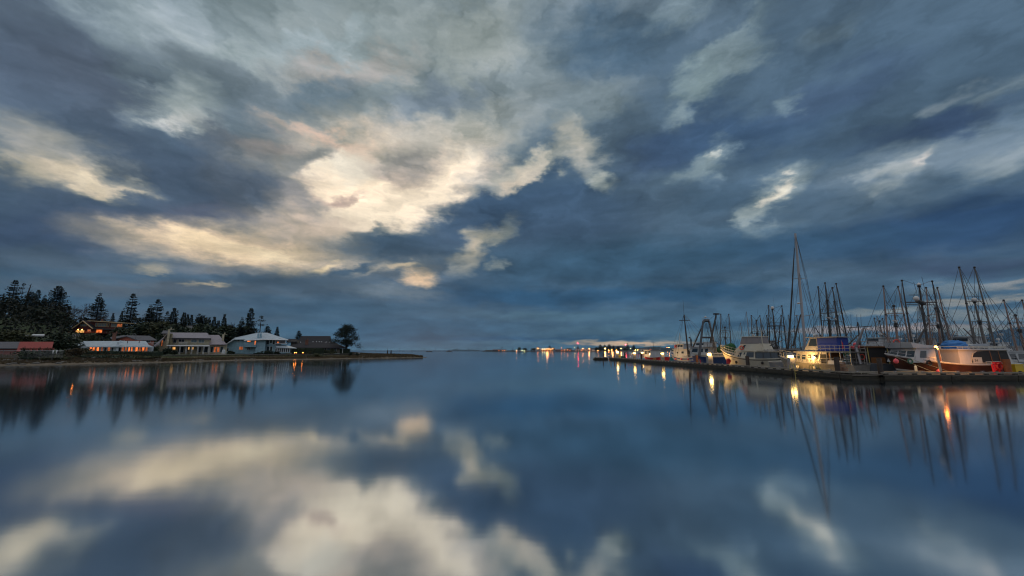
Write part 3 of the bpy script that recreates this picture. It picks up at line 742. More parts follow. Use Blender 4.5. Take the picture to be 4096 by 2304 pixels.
# ================================================================== HOUSES
class House:
    """front faces stand at depth Y; outlines are laid out at their own distance and given depth"""
    def __init__(s, name, px, Y, base_py, label, cat='house', group=None, k=1.0):
        s.Y = Y; s.k = k; s.o = at(px, base_py, Y * k); s.r = empty(name, s.o, 0, label, cat, group); s.sl = .92 * s.o.x / s.o.y   # side walls run back from the shore road, not square to it
    def lean(s, b, y0):
        b.v = [(v[0] + s.sl * max(0, v[1] - y0), v[1], v[2]) for v in b.v]; return b
    def P(s, px, py, Y=None): return at(px, py, (Y or s.Y) * s.k) - s.o
    def wall(s, pts, depth, m, name='wall', Y=None):
        q_ = [s.P(px, py, Y) for px, py in pts]; b = MB(); y0 = q_[0].y
        return s.lean(b.prism([(p.x, p.z) for p in q_], y0, y0 + depth), y0).build(name, m, s.r)
    def block(s, px0, px1, pyt, pyb, depth, m, name='wall', Y=None, parent=None, plumb=True):
        """upright box: sides are plumb, so only the foot is read off at px0, px1"""
        a = s.P(px0, pyb, Y); b = s.P(px1, pyb, Y); t = s.P((px0 + px1) / 2, pyt, Y).z
        return s.lean(MB().b2(a.x, b.x, a.y, a.y + depth, a.z, t), a.y).build(name, m, parent or s.r)
    def slab(s, c4, t, m, name='roof', parent=None):
        """c4: four (px, py, Y) corners of the upper face, t: thickness"""
        q_ = [c if isinstance(c, Vector) else s.P(*c) for c in c4]; b = MB(); n = len(q_)
        b.add([v for v in q_] + [v - Vector((0, 0, t)) for v in q_], [tuple(range(n)), tuple(range(2 * n - 1, n - 1, -1))] + [(i, (i + 1) % n, n + (i + 1) % n, n + i) for i in range(n)])
        return b.build(name, m, parent or s.r)
    def win(s, px0, px1, py0, py1, pane='glass', Y=None, frame='winframe', bars=1, name='window', t=.07, proud=.04):
        a = s.P(px0, py1, Y); b = s.P(px1, py0, Y); x0, x1 = a.x, a.x + (s.P(px1, py1, Y).x - a.x); z0, z1 = a.z, b.z; y = a.y - proud
        f = MB()
        for (xa, xb, za, zb) in ((x0 - t, x0, z0 - t, z1 + t), (x1, x1 + t, z0 - t, z1 + t), (x0, x1, z0 - t, z0), (x0, x1, z1, z1 + t)): f.b2(xa, xb, y - .03, y + .06, za, zb)
        for k in range(1, bars): xm = x0 + (x1 - x0) * k / bars; f.b2(xm - t * .4, xm + t * .4, y - .025, y + .02, z0, z1)
        fo = f.build(name, M[frame], s.r)
        MB().b2(x0, x1, y, y + .05, z0, z1).build('pane', M[pane], fo); return fo
    def chimney(s, px0, px1, pyt, pyb, Y, m, depth=.9, pot=True):
        c = s.block(px0, px1, pyt, pyb, depth, m, 'chimney', Y)
        if pot:
            a = s.P(px0, pyb, Y); b = s.P(px1, pyb, Y); t = s.P((px0 + px1) / 2, pyt, Y).z
            k = MB().b2(a.x - .08, b.x + .08, a.y - .08, a.y + depth + .08, t, t + .12); k.lathe([(.16, .12), (.14, .5), (.18, .52), (.18, .58)], ((a.x + b.x) / 2, a.y + depth / 2, t), 8); k.build('chimney_cap', m, s.r)
        return c
def spot(p, d, power, colr, name='lamp light', r=.12, ang=150):
    l = bpy.data.lights.new(name, 'SPOT'); l.energy = power; l.color = colr; l.shadow_soft_size = r; l.spot_size = R(ang); l.spot_blend = .6
    o = bpy.data.objects.new(name, l); col.objects.link(o); o.location = p; o.rotation_euler = Vector(d).to_track_quat('-Z', 'Y').to_euler(); return o
def lamp_light(p, power, colr, name='lamp light', r=.08):
    l = bpy.data.lights.new(name, 'POINT'); l.energy = power; l.color = colr; l.shadow_soft_size = r
    o = bpy.data.objects.new(name, l); col.objects.link(o); o.location = p; return o
# ---- low white house with a pale seamed metal roof
h = House('bungalow', 262, 82, 1412, 'long low white bungalow with pale metal roof and orange lit windows', k=1.14)
h.block(262, 318, 1385, 1412, 7, M['whitewall'], Y=83)
h.block(318, 612, 1386, 1412, 9, M['whitewall'])
h.slab([(256, 1385, 82.4), (345, 1385, 82.4), (332, 1369, 87), (262, 1368, 87)], .2, M['roofwhite'])
h.slab([(345, 1386, 81.2), (600, 1386, 81.2), (583, 1364, 87), (333, 1364, 87)], .2, M['roofwhite'])
h.slab([(583, 1364, 87), (333, 1364, 87), (340, 1372, 93), (590, 1372, 93)], .2, M['roofwhite'])
h.slab([(514, 1386, 79.4), (612, 1386, 79.4), (577, 1374, 82.5), (535, 1374, 82.5)], .2, M['roofwhite'])
h.chimney(463, 472, 1371, 1410, 81.5, M['whitewall'], .8)
for (a, b, p) in ((357, 366, 'lit'), (370, 380, 'lit'), (386, 395, 'lit'), (405, 411, 'litdim'), (417, 425, 'glass'), (430, 440, 'litdim'), (446, 452, 'glass'), (476, 482, 'glass'), (486, 495, 'litdim'), (500, 507, 'litdim'), (513, 519, 'lit'), (524, 530, 'lit'), (541, 550, 'lit'), (555, 564, 'litdim'), (568, 577, 'lit'), (582, 590, 'litdim')):
    h.win(a, b, 1389, 1405, p, t=.06)
h.win(290, 298, 1388, 1402, 'glass', Y=83); h.win(303, 311, 1388, 1402, 'glass', Y=83)
for px, py in ((509, 1371), (556, 1371)): p = h.P(px, py + 3, 84.5); MB().tube([p, p + Vector((0, 0, .7))], .07, 6).build('roof_vent', M['pole'], h.r)
# ---- brown roofed bungalow behind it
h = House('bungalow', 270, 97, 1372, 'brown bungalow with dark hipped roof half hidden by hanging creeper', k=1.08)
h.block(272, 384, 1354, 1372, 7, M['pink']); h.slab([(266, 1355, 96), (334, 1355, 96), (318, 1336, 100), (284, 1336, 100)], .2, M['roofgrey'])
h.slab([(330, 1350, 96.4), (390, 1350, 96.4), (374, 1338, 100), (340, 1338, 100)], .2, M['roofgrey'])
h.win(283, 300, 1358, 1370, 'glass', bars=2); h.win(303, 318, 1358, 1370, 'glass'); h.win(258, 264, 1361, 1366, 'lit', Y=98)
# ---- salmon pink house
h = House('house', 458, 100, 1385, 'salmon pink two-part house with grey shingle roof behind the white bungalow', k=1.08)
h.wall([(458, 1385), (458, 1362), (505, 1346), (548, 1362), (548, 1385)], 8, M['pink'])
h.block(548, 614, 1360, 1385, 9, M['pink'])
h.slab([(450, 1357, 99.5), (506, 1344, 99.5), (497, 1340, 106), (440, 1350, 106)], .18, M['roofgrey'])
h.slab([(506, 1344, 99.5), (552, 1360, 99.5), (628, 1360, 99.5), (598, 1343, 104), (497, 1341, 104)], .18, M['roofgrey'])
h.win(585, 600, 1363, 1371, 'glass', bars=2, frame='trimW'); h.win(485, 498, 1363, 1372, 'glass', frame='trimW'); h.win(545, 565, 1363, 1370, 'litdim', frame='pink')
h.chimney(443, 458, 1333, 1385, 98.5, M['brickbrown'], 1.0)
b_ = MB(); q0 = h.P(580, 1384, 98.6)
for k in range(13): p = q0 + Vector((k * .32, 0, 0)); b_.tube([p, p + Vector((0, 0, .85))], .025, 4)
b_.tube([q0 + Vector((0, 0, .85)), q0 + Vector((3.84, 0, .85))], .035, 4); b_.build('balcony_rail', M['trimW'], h.r)
# ---- upper red house
h = House('house', 292, 150, 1334, 'dark red shingled house high on the slope with glowing porch and long dormer')
Yh = 150
h.wall([(292, 1334), (292, 1316), (332, 1286), (370, 1316), (370, 1334)], 9, M['redwood'])
h.block(370, 495, 1313, 1334, 9, M['redwood']); h.wall([(340, 1285), (490, 1292), (490, 1313), (372, 1311)], 7, M['redwood'], 'dormer', Y=151)
tr = M['trimtan'] = mat('tan fascia', (.42, .30, .16), .7)
h.slab([(287, 1313, 149.2), (332, 1282.5, 149.2), (345, 1282, 157), (305, 1308, 157)], .25, M['roofdark'])
h.slab([(332, 1282.5, 149.2), (372, 1314, 149.2), (398, 1310, 152), (350, 1282, 157)], .25, M['roofdark'])
h.slab([(370, 1315, 149.2), (505, 1322, 149.2), (492, 1308, 152), (378, 1308, 152)], .2, M['roofdark'])
da = h.P(350, 1281.5, 149.8); db_ = h.P(494, 1291, 149.8); h.slab([da, db_, db_ + Vector((0, 8, .1)), da + Vector((0, 8, .1))], .22, tr, 'dormer_roof')
fb = MB()
for (pa, pb) in (((288, 1314), (332, 1284)), ((332, 1284), (371, 1315))):
    a = h.P(*pa, 149.0); b = h.P(*pb, 149.0); fb.tube([a, b], .22, 4)
fb.build('barge_board', tr, h.r)
h.win(322, 345, 1296, 1304, 'curtain', frame='trimtan', bars=3, t=.14)
for (a, b, n_, p) in ((382, 388, 1, 'curtain'), (393, 425, 5, 'curtain'), (430, 435, 1, 'glass'), (445, 466, 3, 'curtain'), (469, 488, 3, 'litdim')):
    h.win(a, b, 1293 + (a - 382) * .03, 1305 + (a - 382) * .03, p, Y=151, frame='trimtan', bars=n_, t=.14)
h.win(384, 408, 1319, 1330, 'lit', frame='trimtan', bars=3); h.win(302, 336, 1321, 1331, 'lityel', frame='trimtan', bars=3); h.win(350, 362, 1318, 1325, 'litdim')
pr = h.slab([(302, 1322, 146.5), (318, 1310, 146.5), (336, 1320, 146.5), (336, 1320, 150), (318, 1309.5, 150), (302, 1321, 150)], .2, M['roofdark'], 'porch_roof')
h.chimney(403, 411, 1277, 1290, 155, M['brickbrown'], 1, pot=False)
for px in (313, 328):
    p = h.P(px, 1318.5, 146.4); MB().ball(p, .16).build('porch_lamp', M['lampor'], h.r)
lamp_light(at(320, 1321, 147.4), 160, (1, .42, .12), 'porch light')
# ---- cream two storey house
h = House('house', 622, 104, 1417, 'cream two-storey house with mauve metal roofs, veranda and two chimneys', k=1.115)
h.wall([(622, 1417), (622, 1388), (668, 1334), (690, 1334), (690, 1417)], 10, M['cream'], Y=103.6)
h.block(683, 836, 1352, 1417, 9, M['cream'], Y=104)
h.block(836, 905, 1378, 1417, 9, M['cream'], name='wing', Y=104)
h.slab([(688, 1354, 103), (845, 1356, 103), (828, 1331, 108.5), (673, 1330, 108.5)], .22, M['roofmauve'])
h.slab([(688, 1351, 102.9), (845, 1353, 102.9), (843, 1355.5, 102.7), (687, 1353.5, 102.7)], .12, M['roofdark'], 'fascia')
h.slab([(828, 1331, 108.5), (673, 1330, 108.5), (690, 1345, 114), (845, 1345, 114)], .2, M['roofmauve'])
h.slab([(838, 1377, 102.8), (906, 1377, 102.8), (876, 1340, 109), (832, 1340, 109)], .22, M['roofmauve'], 'wing_roof')
h.slab([(617, 1391, 103), (623, 1391, 103), (672, 1330, 103), (676, 1330, 108.5), (617, 1380, 108.5)], .2, M['roofmauve'])
h.slab([(664, 1383, 101.2), (838, 1384, 101.2), (838, 1380, 104), (680, 1379, 104)], .1, M['trimW'], 'veranda_roof')
h.slab([(660, 1419, 101), (908, 1419, 101), (905, 1415.5, 104), (680, 1415.5, 104)], .4, M['concrete'], 'veranda_floor')
for px in (675, 715, 740, 763, 787, 810, 832):
    ps = MB()
    for dx_ in (0, 4): a = h.P(px + dx_ * .9, 1417, 101.3); b = h.P(px + dx_ * .9, 1384, 101.3); ps.tube([a, (a.x, a.y, b.z)], .05, 4)
    ps.tube([(a.x, a.y, a.z + 1.2), (a.x - .2, a.y, a.z + 1.2)], .03, 4); ps.build('veranda_post', M['trimW'], h.r)
for (a, b, c, d, p, n_) in ((693, 706, 1356, 1371, 'glass', 1), (715, 737, 1356, 1368, 'glass', 2), (765, 787, 1357, 1369, 'curtain', 2), (795, 816, 1358, 1370, 'curtain', 2)):
    h.win(a, b, c, d, p, bars=n_)
h.win(655, 662, 1357, 1363, 'glass', Y=103.6); h.win(645, 649, 1361, 1384, 'litdim', Y=103.6, frame='redwood')
for (a, b, p) in ((688, 702, 'lityel'), (712, 733, 'glass'), (752, 758, 'lityel'), (768, 774, 'lityel'), (742, 750, 'glass'), (793, 803, 'glass'), (812, 830, 'glass'), (842, 851, 'glass'), (855, 864, 'litdim'), (868, 877, 'litdim'), (881, 892, 'glass')):
    h.win(a, b, 1388, 1398 if p == 'lityel' else 1409, p)
h.chimney(659, 668, 1318, 1417, 102.4, M['cream'], 1.2); h.chimney(886, 894, 1338, 1375, 105, M['cream'], .9)
bb = MB(); q0 = h.P(715, 1378, 103.3)
for k in range(16): p = q0 + Vector((k * .16, 0, 0)); bb.tube([p, p + Vector((0, 0, .7))], .02, 4)
bb.tube([q0 + Vector((-.1, 0, .7)), q0 + Vector((2.6, 0, .7))], .035, 4); bb.build('balcony_rail', M['trimW'], h.r)
# ---- blue house
h = House('house', 905, 118, 1417, 'pale blue two-storey house with white hipped metal roof and sunroom', k=1.1)
h.wall([(905, 1417), (908, 1376), (935, 1358), (978, 1358), (1020, 1358), (1020, 1417)], 10, M['blue'])
h.block(976, 1024, 1361, 1388, 2.0, M['blue'], name='upper_bay', Y=116.5)
h.block(1020, 1058, 1358, 1417, 3, M['blue'], Y=116.8, name='bay')
h.block(1053, 1100, 1358, 1417, 10, M['blue'], Y=118)
h.block(1100, 1143, 1380, 1417, 9, M['blue'], Y=118.4)
h.slab([(900, 1379, 117.2), (936, 1357, 117.2), (1056, 1357, 116.4), (1030, 1331, 124), (1022, 1331, 124), (940, 1350, 124)], .22, M['roofwhite'])
h.slab([(976, 1361, 115.8), (1056, 1357, 115.8), (1066, 1331, 124), (1026, 1331, 124)], .22, M['roofwhite'])
h.slab([(1054, 1357, 115.8), (1153, 1358, 115.8), (1070, 1331, 124), (1058, 1331, 124)], .22, M['roofwhite'])
h.slab([(1153, 1358, 115.8), (1070, 1331, 124), (1100, 1345, 131), (1150, 1358, 131)], .22, M['roofwhite'])
fs = MB()
for (pa, pb, Ya, Yb) in (((900, 1380), (936, 1358), 117.1, 117.1), ((976, 1362.5), (1056, 1358.5), 115.7, 115.7), ((1056, 1358.5), (1153, 1359.5), 115.7, 115.7)):
    fs.tube([h.P(*pa, Ya), h.P(*pb, Yb)], .14, 4)
fs.build('gutter', M['trimW'], h.r)
h.chimney(1028, 1036, 1333, 1356, 117.5, M['blue'], .9, pot=False); h.chimney(1038, 1046, 1333, 1356, 117.8, M['blue'], .9, pot=False)
h.win(950, 959, 1359, 1366, 'curtain', frame='trimW'); h.win(957, 971, 1387, 1399, 'litdim', frame='trimW'); h.win(989, 1003, 1363, 1367, 'lit', Y=116.5, frame='trimW')
h.win(1018, 1022, 1363, 1379, 'lit', Y=116.4, frame='blue'); h.win(989, 1002, 1389, 1399, 'glass', frame='trimW', bars=2); h.win(907, 914, 1393, 1405, 'glass', frame='trimW')
for (a, b, c, d) in ((1066, 1076, 1361, 1377), (1080, 1088, 1360, 1372), (1091, 1099, 1360, 1377), (1066, 1076, 1386, 1404), (1080, 1088, 1386, 1404)): h.win(a, b, c, d, 'glass', frame='trimW')
h.slab([(1100, 1374, 116.5), (1148, 1374, 116.5), (1148, 1373, 121), (1100, 1373, 121)], .2, M['trimW'], 'deck')
dk = MB()
for k in range(20): p = h.P(1103, 1373, 116.6) + Vector((k * .175, 0, 0)); dk.tube([p, p + Vector((0, 0, .8))], .02, 4)
p = h.P(1103, 1373, 116.6); dk.tube([p + Vector((0, 0, .8)), p + Vector((3.4, 0, .8))], .04, 4)
p = h.P(1141, 1373, 116.6); dk.tube([p, p + Vector((0, 0, 1.45))], .09, 6); dk.build('deck_rail', M['trimW'], h.r)
h.block(1101, 1142, 1360, 1373, 4, M['roofdark'], 'recess_shade', Y=119); h.win(1109, 1116, 1367, 1372, 'lit', Y=118.9)  # solid dark block, its colour stands for the shade above the deck
h.slab([(1106, 1389, 112.5), (1187, 1392, 112.5), (1150, 1382, 117.5), (1100, 1382, 117.5)], .18, M['roofwhite'], 'sunroom_roof')
h.block(1112, 1160, 1391, 1412, 4, M['blue'], 'sunroom', Y=113.2); h.block(1160, 1166, 1411, 1417, 2, M['concrete'], 'step', Y=112.6)
for k in range(7): h.win(1101 + k * 8.4, 1106.5 + k * 8.4, 1394, 1408, 'glass', Y=113.2, frame='trimW', t=.09)
# ---- brown house
h = House('house', 1160, 130, 1413, 'wide dark roofed house with tall slanted upper roof and brown brick chimney', k=1.05)
h.block(1190, 1360, 1391, 1413, 10, M['tan']); h.block(1160, 1192, 1362, 1413, 6, M['tan'], Y=134)
h.slab([(1142, 1390, 128.5), (1385, 1391, 128.5), (1322, 1367, 136), (1198, 1367, 136)], .25, M['roofbrown'])
h.slab([(1385, 1391, 128.5), (1322, 1367, 136), (1330, 1367, 138), (1390, 1391, 144)], .25, M['roofbrown'])
h.slab([(1190, 1370, 136.2), (1326, 1368, 136.2), (1322, 1344, 142), (1206, 1344, 142)], .3, M['roofdark'], 'upper_roof')
h.wall([(1206, 1344), (1322, 1344), (1324, 1368), (1192, 1368)], .4, M['tan'], 'upper_wall', Y=142.4)
h.slab([(1146, 1368, 133), (1188, 1368, 133), (1190, 1356, 137), (1150, 1356, 137)], .2, M['roofdark'], 'side_roof')
h.chimney(1220, 1232, 1361, 1385, 132, M['brickbrown'], 1.0)
for (a, b) in ((1198, 1212), (1236, 1258), (1288, 1294), (1298, 1304), (1308, 1322), (1333, 1345)): h.win(a, b, 1393, 1402 if b < 1280 else 1408, 'curtain' if a in (1333, 1308) else 'glass', frame='trimW')
for (px, py) in ((1173, 1369.5), (1185, 1369.5), (1202, 1369), (1252, 1367), (1266, 1366.5), (1277, 1367), (1286, 1367), (1302, 1372), (1306, 1368), (1318, 1368)): MB().ball(h.P(px, py, 134.6), .17, 8, 5).build('roof_vent', M['trimW'], h.r)
pp = MB(); a = h.P(1370, 1412, 129.4); pp.tube([a, (a.x, a.y, h.P(1370, 1391, 129.4).z)], .1, 6); pp.build('porch_post', M['trimW'], h.r)
# ---- brick building and shed on the far left
h = House('brick_building', 75, 74, 1428, 'red brick outbuilding with sloping red roof behind a wire fence', 'building', k=1.08)
h.block(72, 210, 1392, 1428, 6, M['brick']); h.slab([(66, 1402, 73.4), (206, 1402, 73.4), (215, 1367, 78), (80, 1367, 78)], .2, M['roofred'])
h = House('shed', -60, 75, 1430, 'low dark red shed with worn grey roof at the water side', 'shed', k=1.08)
h.block(-60, 74, 1390, 1430, 5, M['brick']); h.slab([(-66, 1392, 74.4), (70, 1392, 74.4), (80, 1367, 79), (-50, 1367, 79)], .2, M['roofgrey'])
h = House('house', 100, 96, 1366, 'white carport with flat roof almost hidden by green trees', 'carport')
h.slab([(100, 1340, 95), (178, 1340, 95), (178, 1337, 100), (104, 1337, 100)], .3, M['trimW']); h.block(102, 112, 1341, 1366, .4, M['trimW'], 'post', Y=95.4); h.block(126, 130, 1341, 1366, .4, M['trimW'], 'post', Y=95.4); h.block(118, 128, 1338, 1348, .5, M['trimW'], 'sign_board', Y=95.3)
for (px, py, Y, lab) in ((665, 1322, 126, 'low grey roofed house glimpsed behind the cream house chimney'), (758, 1303, 138, 'small pale roof showing between evergreens above the cream house')):
    h = House('house', px, Y, py + 22, lab)
    h.block(px - 14, px + 16, py + 10, py + 22, 6, M['tan']); h.slab([(px - 20, py + 11, Y - .8), (px + 22, py + 11, Y - .8), (px + 14, py, Y + 4), (px - 12, py, Y + 4)], .2, M['roofgrey'])
# ---- timber retaining wall with pale cap
rw = empty('retaining_wall', gp(645, Ys(645) + 11.7), 0, 'long dark timber retaining wall with pale cap below the lawns', 'wall')
a_ = MB(); c_ = MB(); p_ = MB(); o_ = rw.location; prev = None
for px in range(645, 1441, 15):
    Y = Ys(px) + 11.75; p = Vector((X(px, Y, 1.3), Y, 0)) - Vector((o_.x, o_.y, 0)); p.z = 0
    if prev:
        for (mb, y0, y1, z0, z1) in ((a_, 0, .16, .25, 1.34), (c_, -.1, .24, 1.34, 1.44)):
            mb.add([(prev.x, prev.y + y0, z0 - o_.z), (p.x, p.y + y0, z0 - o_.z), (p.x, p.y + y1, z0 - o_.z), (prev.x, prev.y + y1, z0 - o_.z), (prev.x, prev.y + y0, z1 - o_.z), (p.x, p.y + y0, z1 - o_.z), (p.x, p.y + y1, z1 - o_.z), (prev.x, prev.y + y1, z1 - o_.z)],
                   [(0, 1, 5, 4), (3, 7, 6, 2), (0, 3, 2, 1), (4, 5, 6, 7), (0, 4, 7, 3), (1, 2, 6, 5)])
    p_.tube([(p.x, p.y - .12, .1 - o_.z), (p.x, p.y - .12, (1.3 if px % 2 else 1.05) - o_.z)], .09, 5); prev = p
a_.build('planking', M['timber'], rw); c_.build('cap', M['concrete'], rw); p_.build('posts', M['timber'], rw)
# ---- hedges, bushes
hedge(318, 450, 1405, 87, 'clipped dark hedge in front of the white bungalow windows', 1.4)
hedge(470, 630, 1407, 89, 'long low hedge running from the bungalow to the cream house', 1.4)
hedge(1165, 1290, 1394, 129.5, 'tall dark clipped hedge between blue and brown house', 1.2)
hedge(1358, 1395, 1396, 136, 'dark hedge block beside the trunk of the lone pine', 1.2)
for a in ((620, 1386, 99, 40, 'green round bush at the end of the white bungalow', 'cedar'), (665, 1392, 106, 50, 'dark rounded bush before the cream house veranda', 'hedge'), (695, 1402, 108, 34, 'low dark bush at the corner of the cream house veranda', 'hedge'),
          (337, 1392, 88, 40, 'spiky palm-like bush in front of the bungalow', 'leafdark'), (244, 1402, 77, 18, 'small bright yellow-green bush by the wire fence', 'cedar'), (300, 1388, 82, 74, 'dry tan shrub clump beside the hedge end', 'grassdry'),
          (1077, 1402, 122, 56, 'dark rounded bush in front of the blue house windows', 'hedge'), (1035, 1409, 124, 40, 'low bush beside the blue house bay', 'hedge'), (1108, 1406, 122.4, 24, 'small dark bush before the sunroom', 'hedge'), (931, 1404, 126, 20, 'round black shrub at the left wall of the blue house', 'hedge'),
          (1232, 1405, 126, 26, 'pale green bush between the two garden lights and the spit', 'olive'), (1305, 1397, 133, 40, 'brownish bare shrub before the brown house door', 'olive'), (1330, 1395, 134, 36, 'larger brownish shrub before the brown house window', 'olive'), (1260, 1413, 124, 60, 'straggly low shrub on the bank past the garden lights', 'olive'),
          (1402, 1408, 134, 14, 'small round shrub just past the dark hedge block', 'hedge'), (1428, 1410, 134, 16, 'small ragged shrub farther out on the point', 'hedge'), (430, 1420, 83, 240, 'wide dark bramble mass under the clipped hedge', 'leafdark'), (130, 1404, 75, 120, 'dark bramble heap under the row of little cypresses', 'leafdark'),
          (560, 1424, 87, 170, 'brown weedy mound below the long hedge', 'olive'), (215, 1418, 76, 90, 'brown bramble below the wire fence end', 'olive'), (60, 1345, 92, 130, 'broad green shrub bank above the dark shed', 'olive'), (455, 1330, 118, 80, 'black evergreen shrub mass under the red house', 'hedge')):
    bush(a[0], a[1], a[2], a[3], a[4], a[5], n=1100, leaf=.16)
# little cypresses before the brick building
cy = [(82, 1390), (90, 1386), (101, 1392), (111, 1391), (126, 1390), (136, 1393), (150, 1387), (158, 1395), (170, 1391), (180, 1388), (190, 1391), (200, 1390)]
_, cb = blob_mesh(31, .42, 1.15, 1.05, 500, .12, 10, trunk=False, taper=.9); first = None
for px, py in cy:
    p = gp(px, 76); hh = at(px, py, 76).z - p.z
    o = cb.build('cypress', M['hedge']) if first is None else first.copy()
    if first is not None: col.objects.link(o)
    first = first or o; o.location = p; o.scale = (1, 1, hh / 2.1); tag(o, 'little pointed cypress in the row before the red brick building', 'cypress', 'small cypresses in a row')
# wire fence
fe = empty('wire_fence', gp(-40, 74.2), 0, 'wire fence with thin posts in front of the brick building', 'fence')
posts = MB(); wr = MB(); o_ = fe.location; zt = at(0, 1403, 74.2).z
for px in range(-40, 260, 50): x = X(px, 74.2, 1.5); posts.tube([(x - o_.x, 0, -.3), (x - o_.x, 0, zt - o_.z + .05)], .035, 5)
x1 = X(252, 74.2, 1.5) - o_.x
for k in range(8): z = (zt - o_.z) * (k + 1) / 8; wr.tube([(0, 0, z), (x1, 0, z)], .022 if k == 7 else .006, 4)
posts.build('posts', M['pole'], fe); wr.build('wire', M['trimW'], fe)
for k, (px, lab) in enumerate(((211, 'white rag hanging on the wire fence, nearer the brick building'), (225, 'white rag hanging on the wire fence, nearer the yellow-green bush'))):
    b = MB(); p = at(px, 1400, 74.0); b.add([(0, 0, 0), (.28, .03, 0), (.2, 0, -.5), (.1, .05, -.8), (0, .02, -.45)], [(0, 1, 2, 4), (4, 2, 3)]); tag(b.build('rag', M['trimW'], loc=p), lab, 'rag')
# lamp post, garden lights, piles in the water, deck things
lp = empty('street_lamp', gp(534, 101), 0, 'tall curved street lamp standing over the white bungalow roof', 'street lamp'); o_ = lp.location
tp = at(534, 1336, 101).z - o_.z; MB().tube([(0, 0, 0), (0, 0, tp - .6), (-.1, 0, tp - .1), (-.45, 0, tp + .1), (-.75, 0, tp)], .06, 6).build('pole', M['pole'], lp)
MB().box((-.75, 0, tp - .05), (.35, .2, .1)).build('lamp_head', M['pole'], lp)
for (px, lab) in ((1182, 'pair of orange garden spotlights on the bank nearer the blue house'), (1212, 'single orange garden spotlight on the bank farther from the blue house')):
    p = at(px, 1411, 125); p.z = max(p.z, terr(px, 125) + .15); r_o = empty('garden_light', (p.x, p.y, terr(px, 125)), 0, lab, 'garden light')
    hz = p.z - r_o.location.z
    for dx_ in ((-.25, .25) if px == 1182 else (0,)):
        MB().tube([(dx_, 0, 0), (dx_, 0, hz)], .03, 5).build('stake', M['pole'], r_o); MB().ball((dx_, -.05, hz + .05), .085).build('bulb', M['lampor'], r_o)
for (px, top, lab) in ((1550, 1401, 'dark mooring pile in open water, the one nearer the spit'), (1564, 1401, 'dark mooring pile in open water, the one farther from the spit')):
    p = on(px, 1414, 0); b = MB().tube([(0, 0, -.5), (.0, 0, at(px, top, p.y).z)], [.5, .42], 8); tag(b.build('mooring_pile', M['bark'], loc=p), lab, 'pile')
# tubs and a grill on the lawns
for (px, py, Y, w, hgt, lab, nm, mm) in ((920, 1412, 127, 1.5, 1.0, 'black covered grill at the wall of the blue house', 'covered_grill', 'hedge'), (893, 1411, 112.5, .6, 1.1, 'pale covered chair on the veranda end', 'covered_chair', 'trimW'), (1430, 1412, 138, 1.6, .5, 'overturned skiff frame on the point past the shrubs', 'skiff', 'concrete')):
    p = gp(px, Y); b = MB(); b.prism([(-w / 2, 0), (w / 2, 0), (w / 2 * .85, hgt * .7), (w / 2 * .4, hgt), (-w / 2 * .4, hgt), (-w / 2 * .85, hgt * .7)], -.35, .35); tag(b.build(nm, M[mm], loc=p + Vector((0, 0, .35 if px == 893 else 0))), lab, nm.split('_')[-1])
# drift logs and rocks on the beach
r_ = random.Random(3)
for k, (px, d, lab) in enumerate(((150, 4, 'pale drift log on the beach below the brick building'), (620, 5, 'grey drift log on the beach below the long hedge'), (545, 3, 'short drift log near the waterline below the bungalow'), (790, 3, 'thin pale log at the waterline below the cream house'), (1000, 3, 'thin pale log at the waterline below the blue house'))):
    p = gp(px, Ys(px) + d); L_ = r_.uniform(2, 3.6); tag(MB().tube([(-L_ / 2, 0, .1), (0, .1, .13), (L_ / 2, -.1, .1)], [.14, .12, .08], 6).build('drift_log', M['concrete'], loc=p), lab, 'log')
rocks = [(8, 5), (22, 6), (34, 5.5), (62, 6.5), (190, 4), (442, 4), (446, 4.6)]
for k in range(46): px = r_.uniform(-20, 1660); rocks.append((px, r_.uniform(.6, 3.2) if px > 1350 or k % 2 else r_.uniform(1, 7)))
first = None
for (px, d) in rocks:
    p = gp(px, Ys(px) + d)
    if first is None: o = first = MB().ball((0, 0, .06), .36, 7, 5, 1.35, 1, .62).build('rock', M['rock'] if 'rock' in M else mat('shore boulder', (.07, .065, .06), .9, c2=(.16, .15, .135), vscale=3), loc=p)
    else: o = first.copy(); col.objects.link(o); o.location = p
    s_ = r_.uniform(.5, 1.25); o.scale = (s_, s_, s_ * r_.uniform(.7, 1.2)); o.rotation_euler = (0, 0, r_.uniform(0, 6))
    tag(o, 'grey boulder lying in the dry beach grass at the water edge', 'rock', 'boulders on the beach')
# ================================================================== DOCKS
M['dockwood'] = stripes('wet dock planks', (.10, .085, .065), (.02, .018, .015), 'Y', 5, .45, .10)
M['docklegwood'] = stripes('wet dock planks across', (.11, .09, .07), (.02, .018, .015), 'X', 5, .45, .10)
M['float'] = mat('mossy float timber', (.014, .012, .008), .85, c2=(.050, .042, .026), vscale=1.6, stretch=(1, 1, 3), bump=.4)
M['rail'] = mat('worn bull rail', (.13, .11, .085), .6, c2=(.30, .27, .22), vscale=2.2, stretch=(.6, .6, 3))
M['pile'] = mat('dark steel pile', (.022, .016, .013), .7, c2=(.06, .035, .022), vscale=2)
M['rust'] = mat('rusty pile', (.22, .065, .022), .75, c2=(.34, .11, .035), vscale=3)
M['pedestal'] = mat('grey service pedestal', (.27, .26, .25), .45, var=.15)
M['pedroof'] = mat('lantern roof', (.20, .19, .18), .5)
M['lantern'] = glow('lantern glass', (1.0, .58, .15), 22.0)
M['tube'] = glow('lantern tubes', (1.0, .58, .17), 42.0)
M['redpaint'] = mat('red paint', (.55, .02, .035), .4)
M['ring'] = mat('life ring red', (.62, .06, .04), .5)
M['yellow'] = mat('yellow plastic', (.62, .42, .02), .45)
M['ladder'] = mat('yellow ladder paint', (.45, .36, .10), .45, metal=.2)
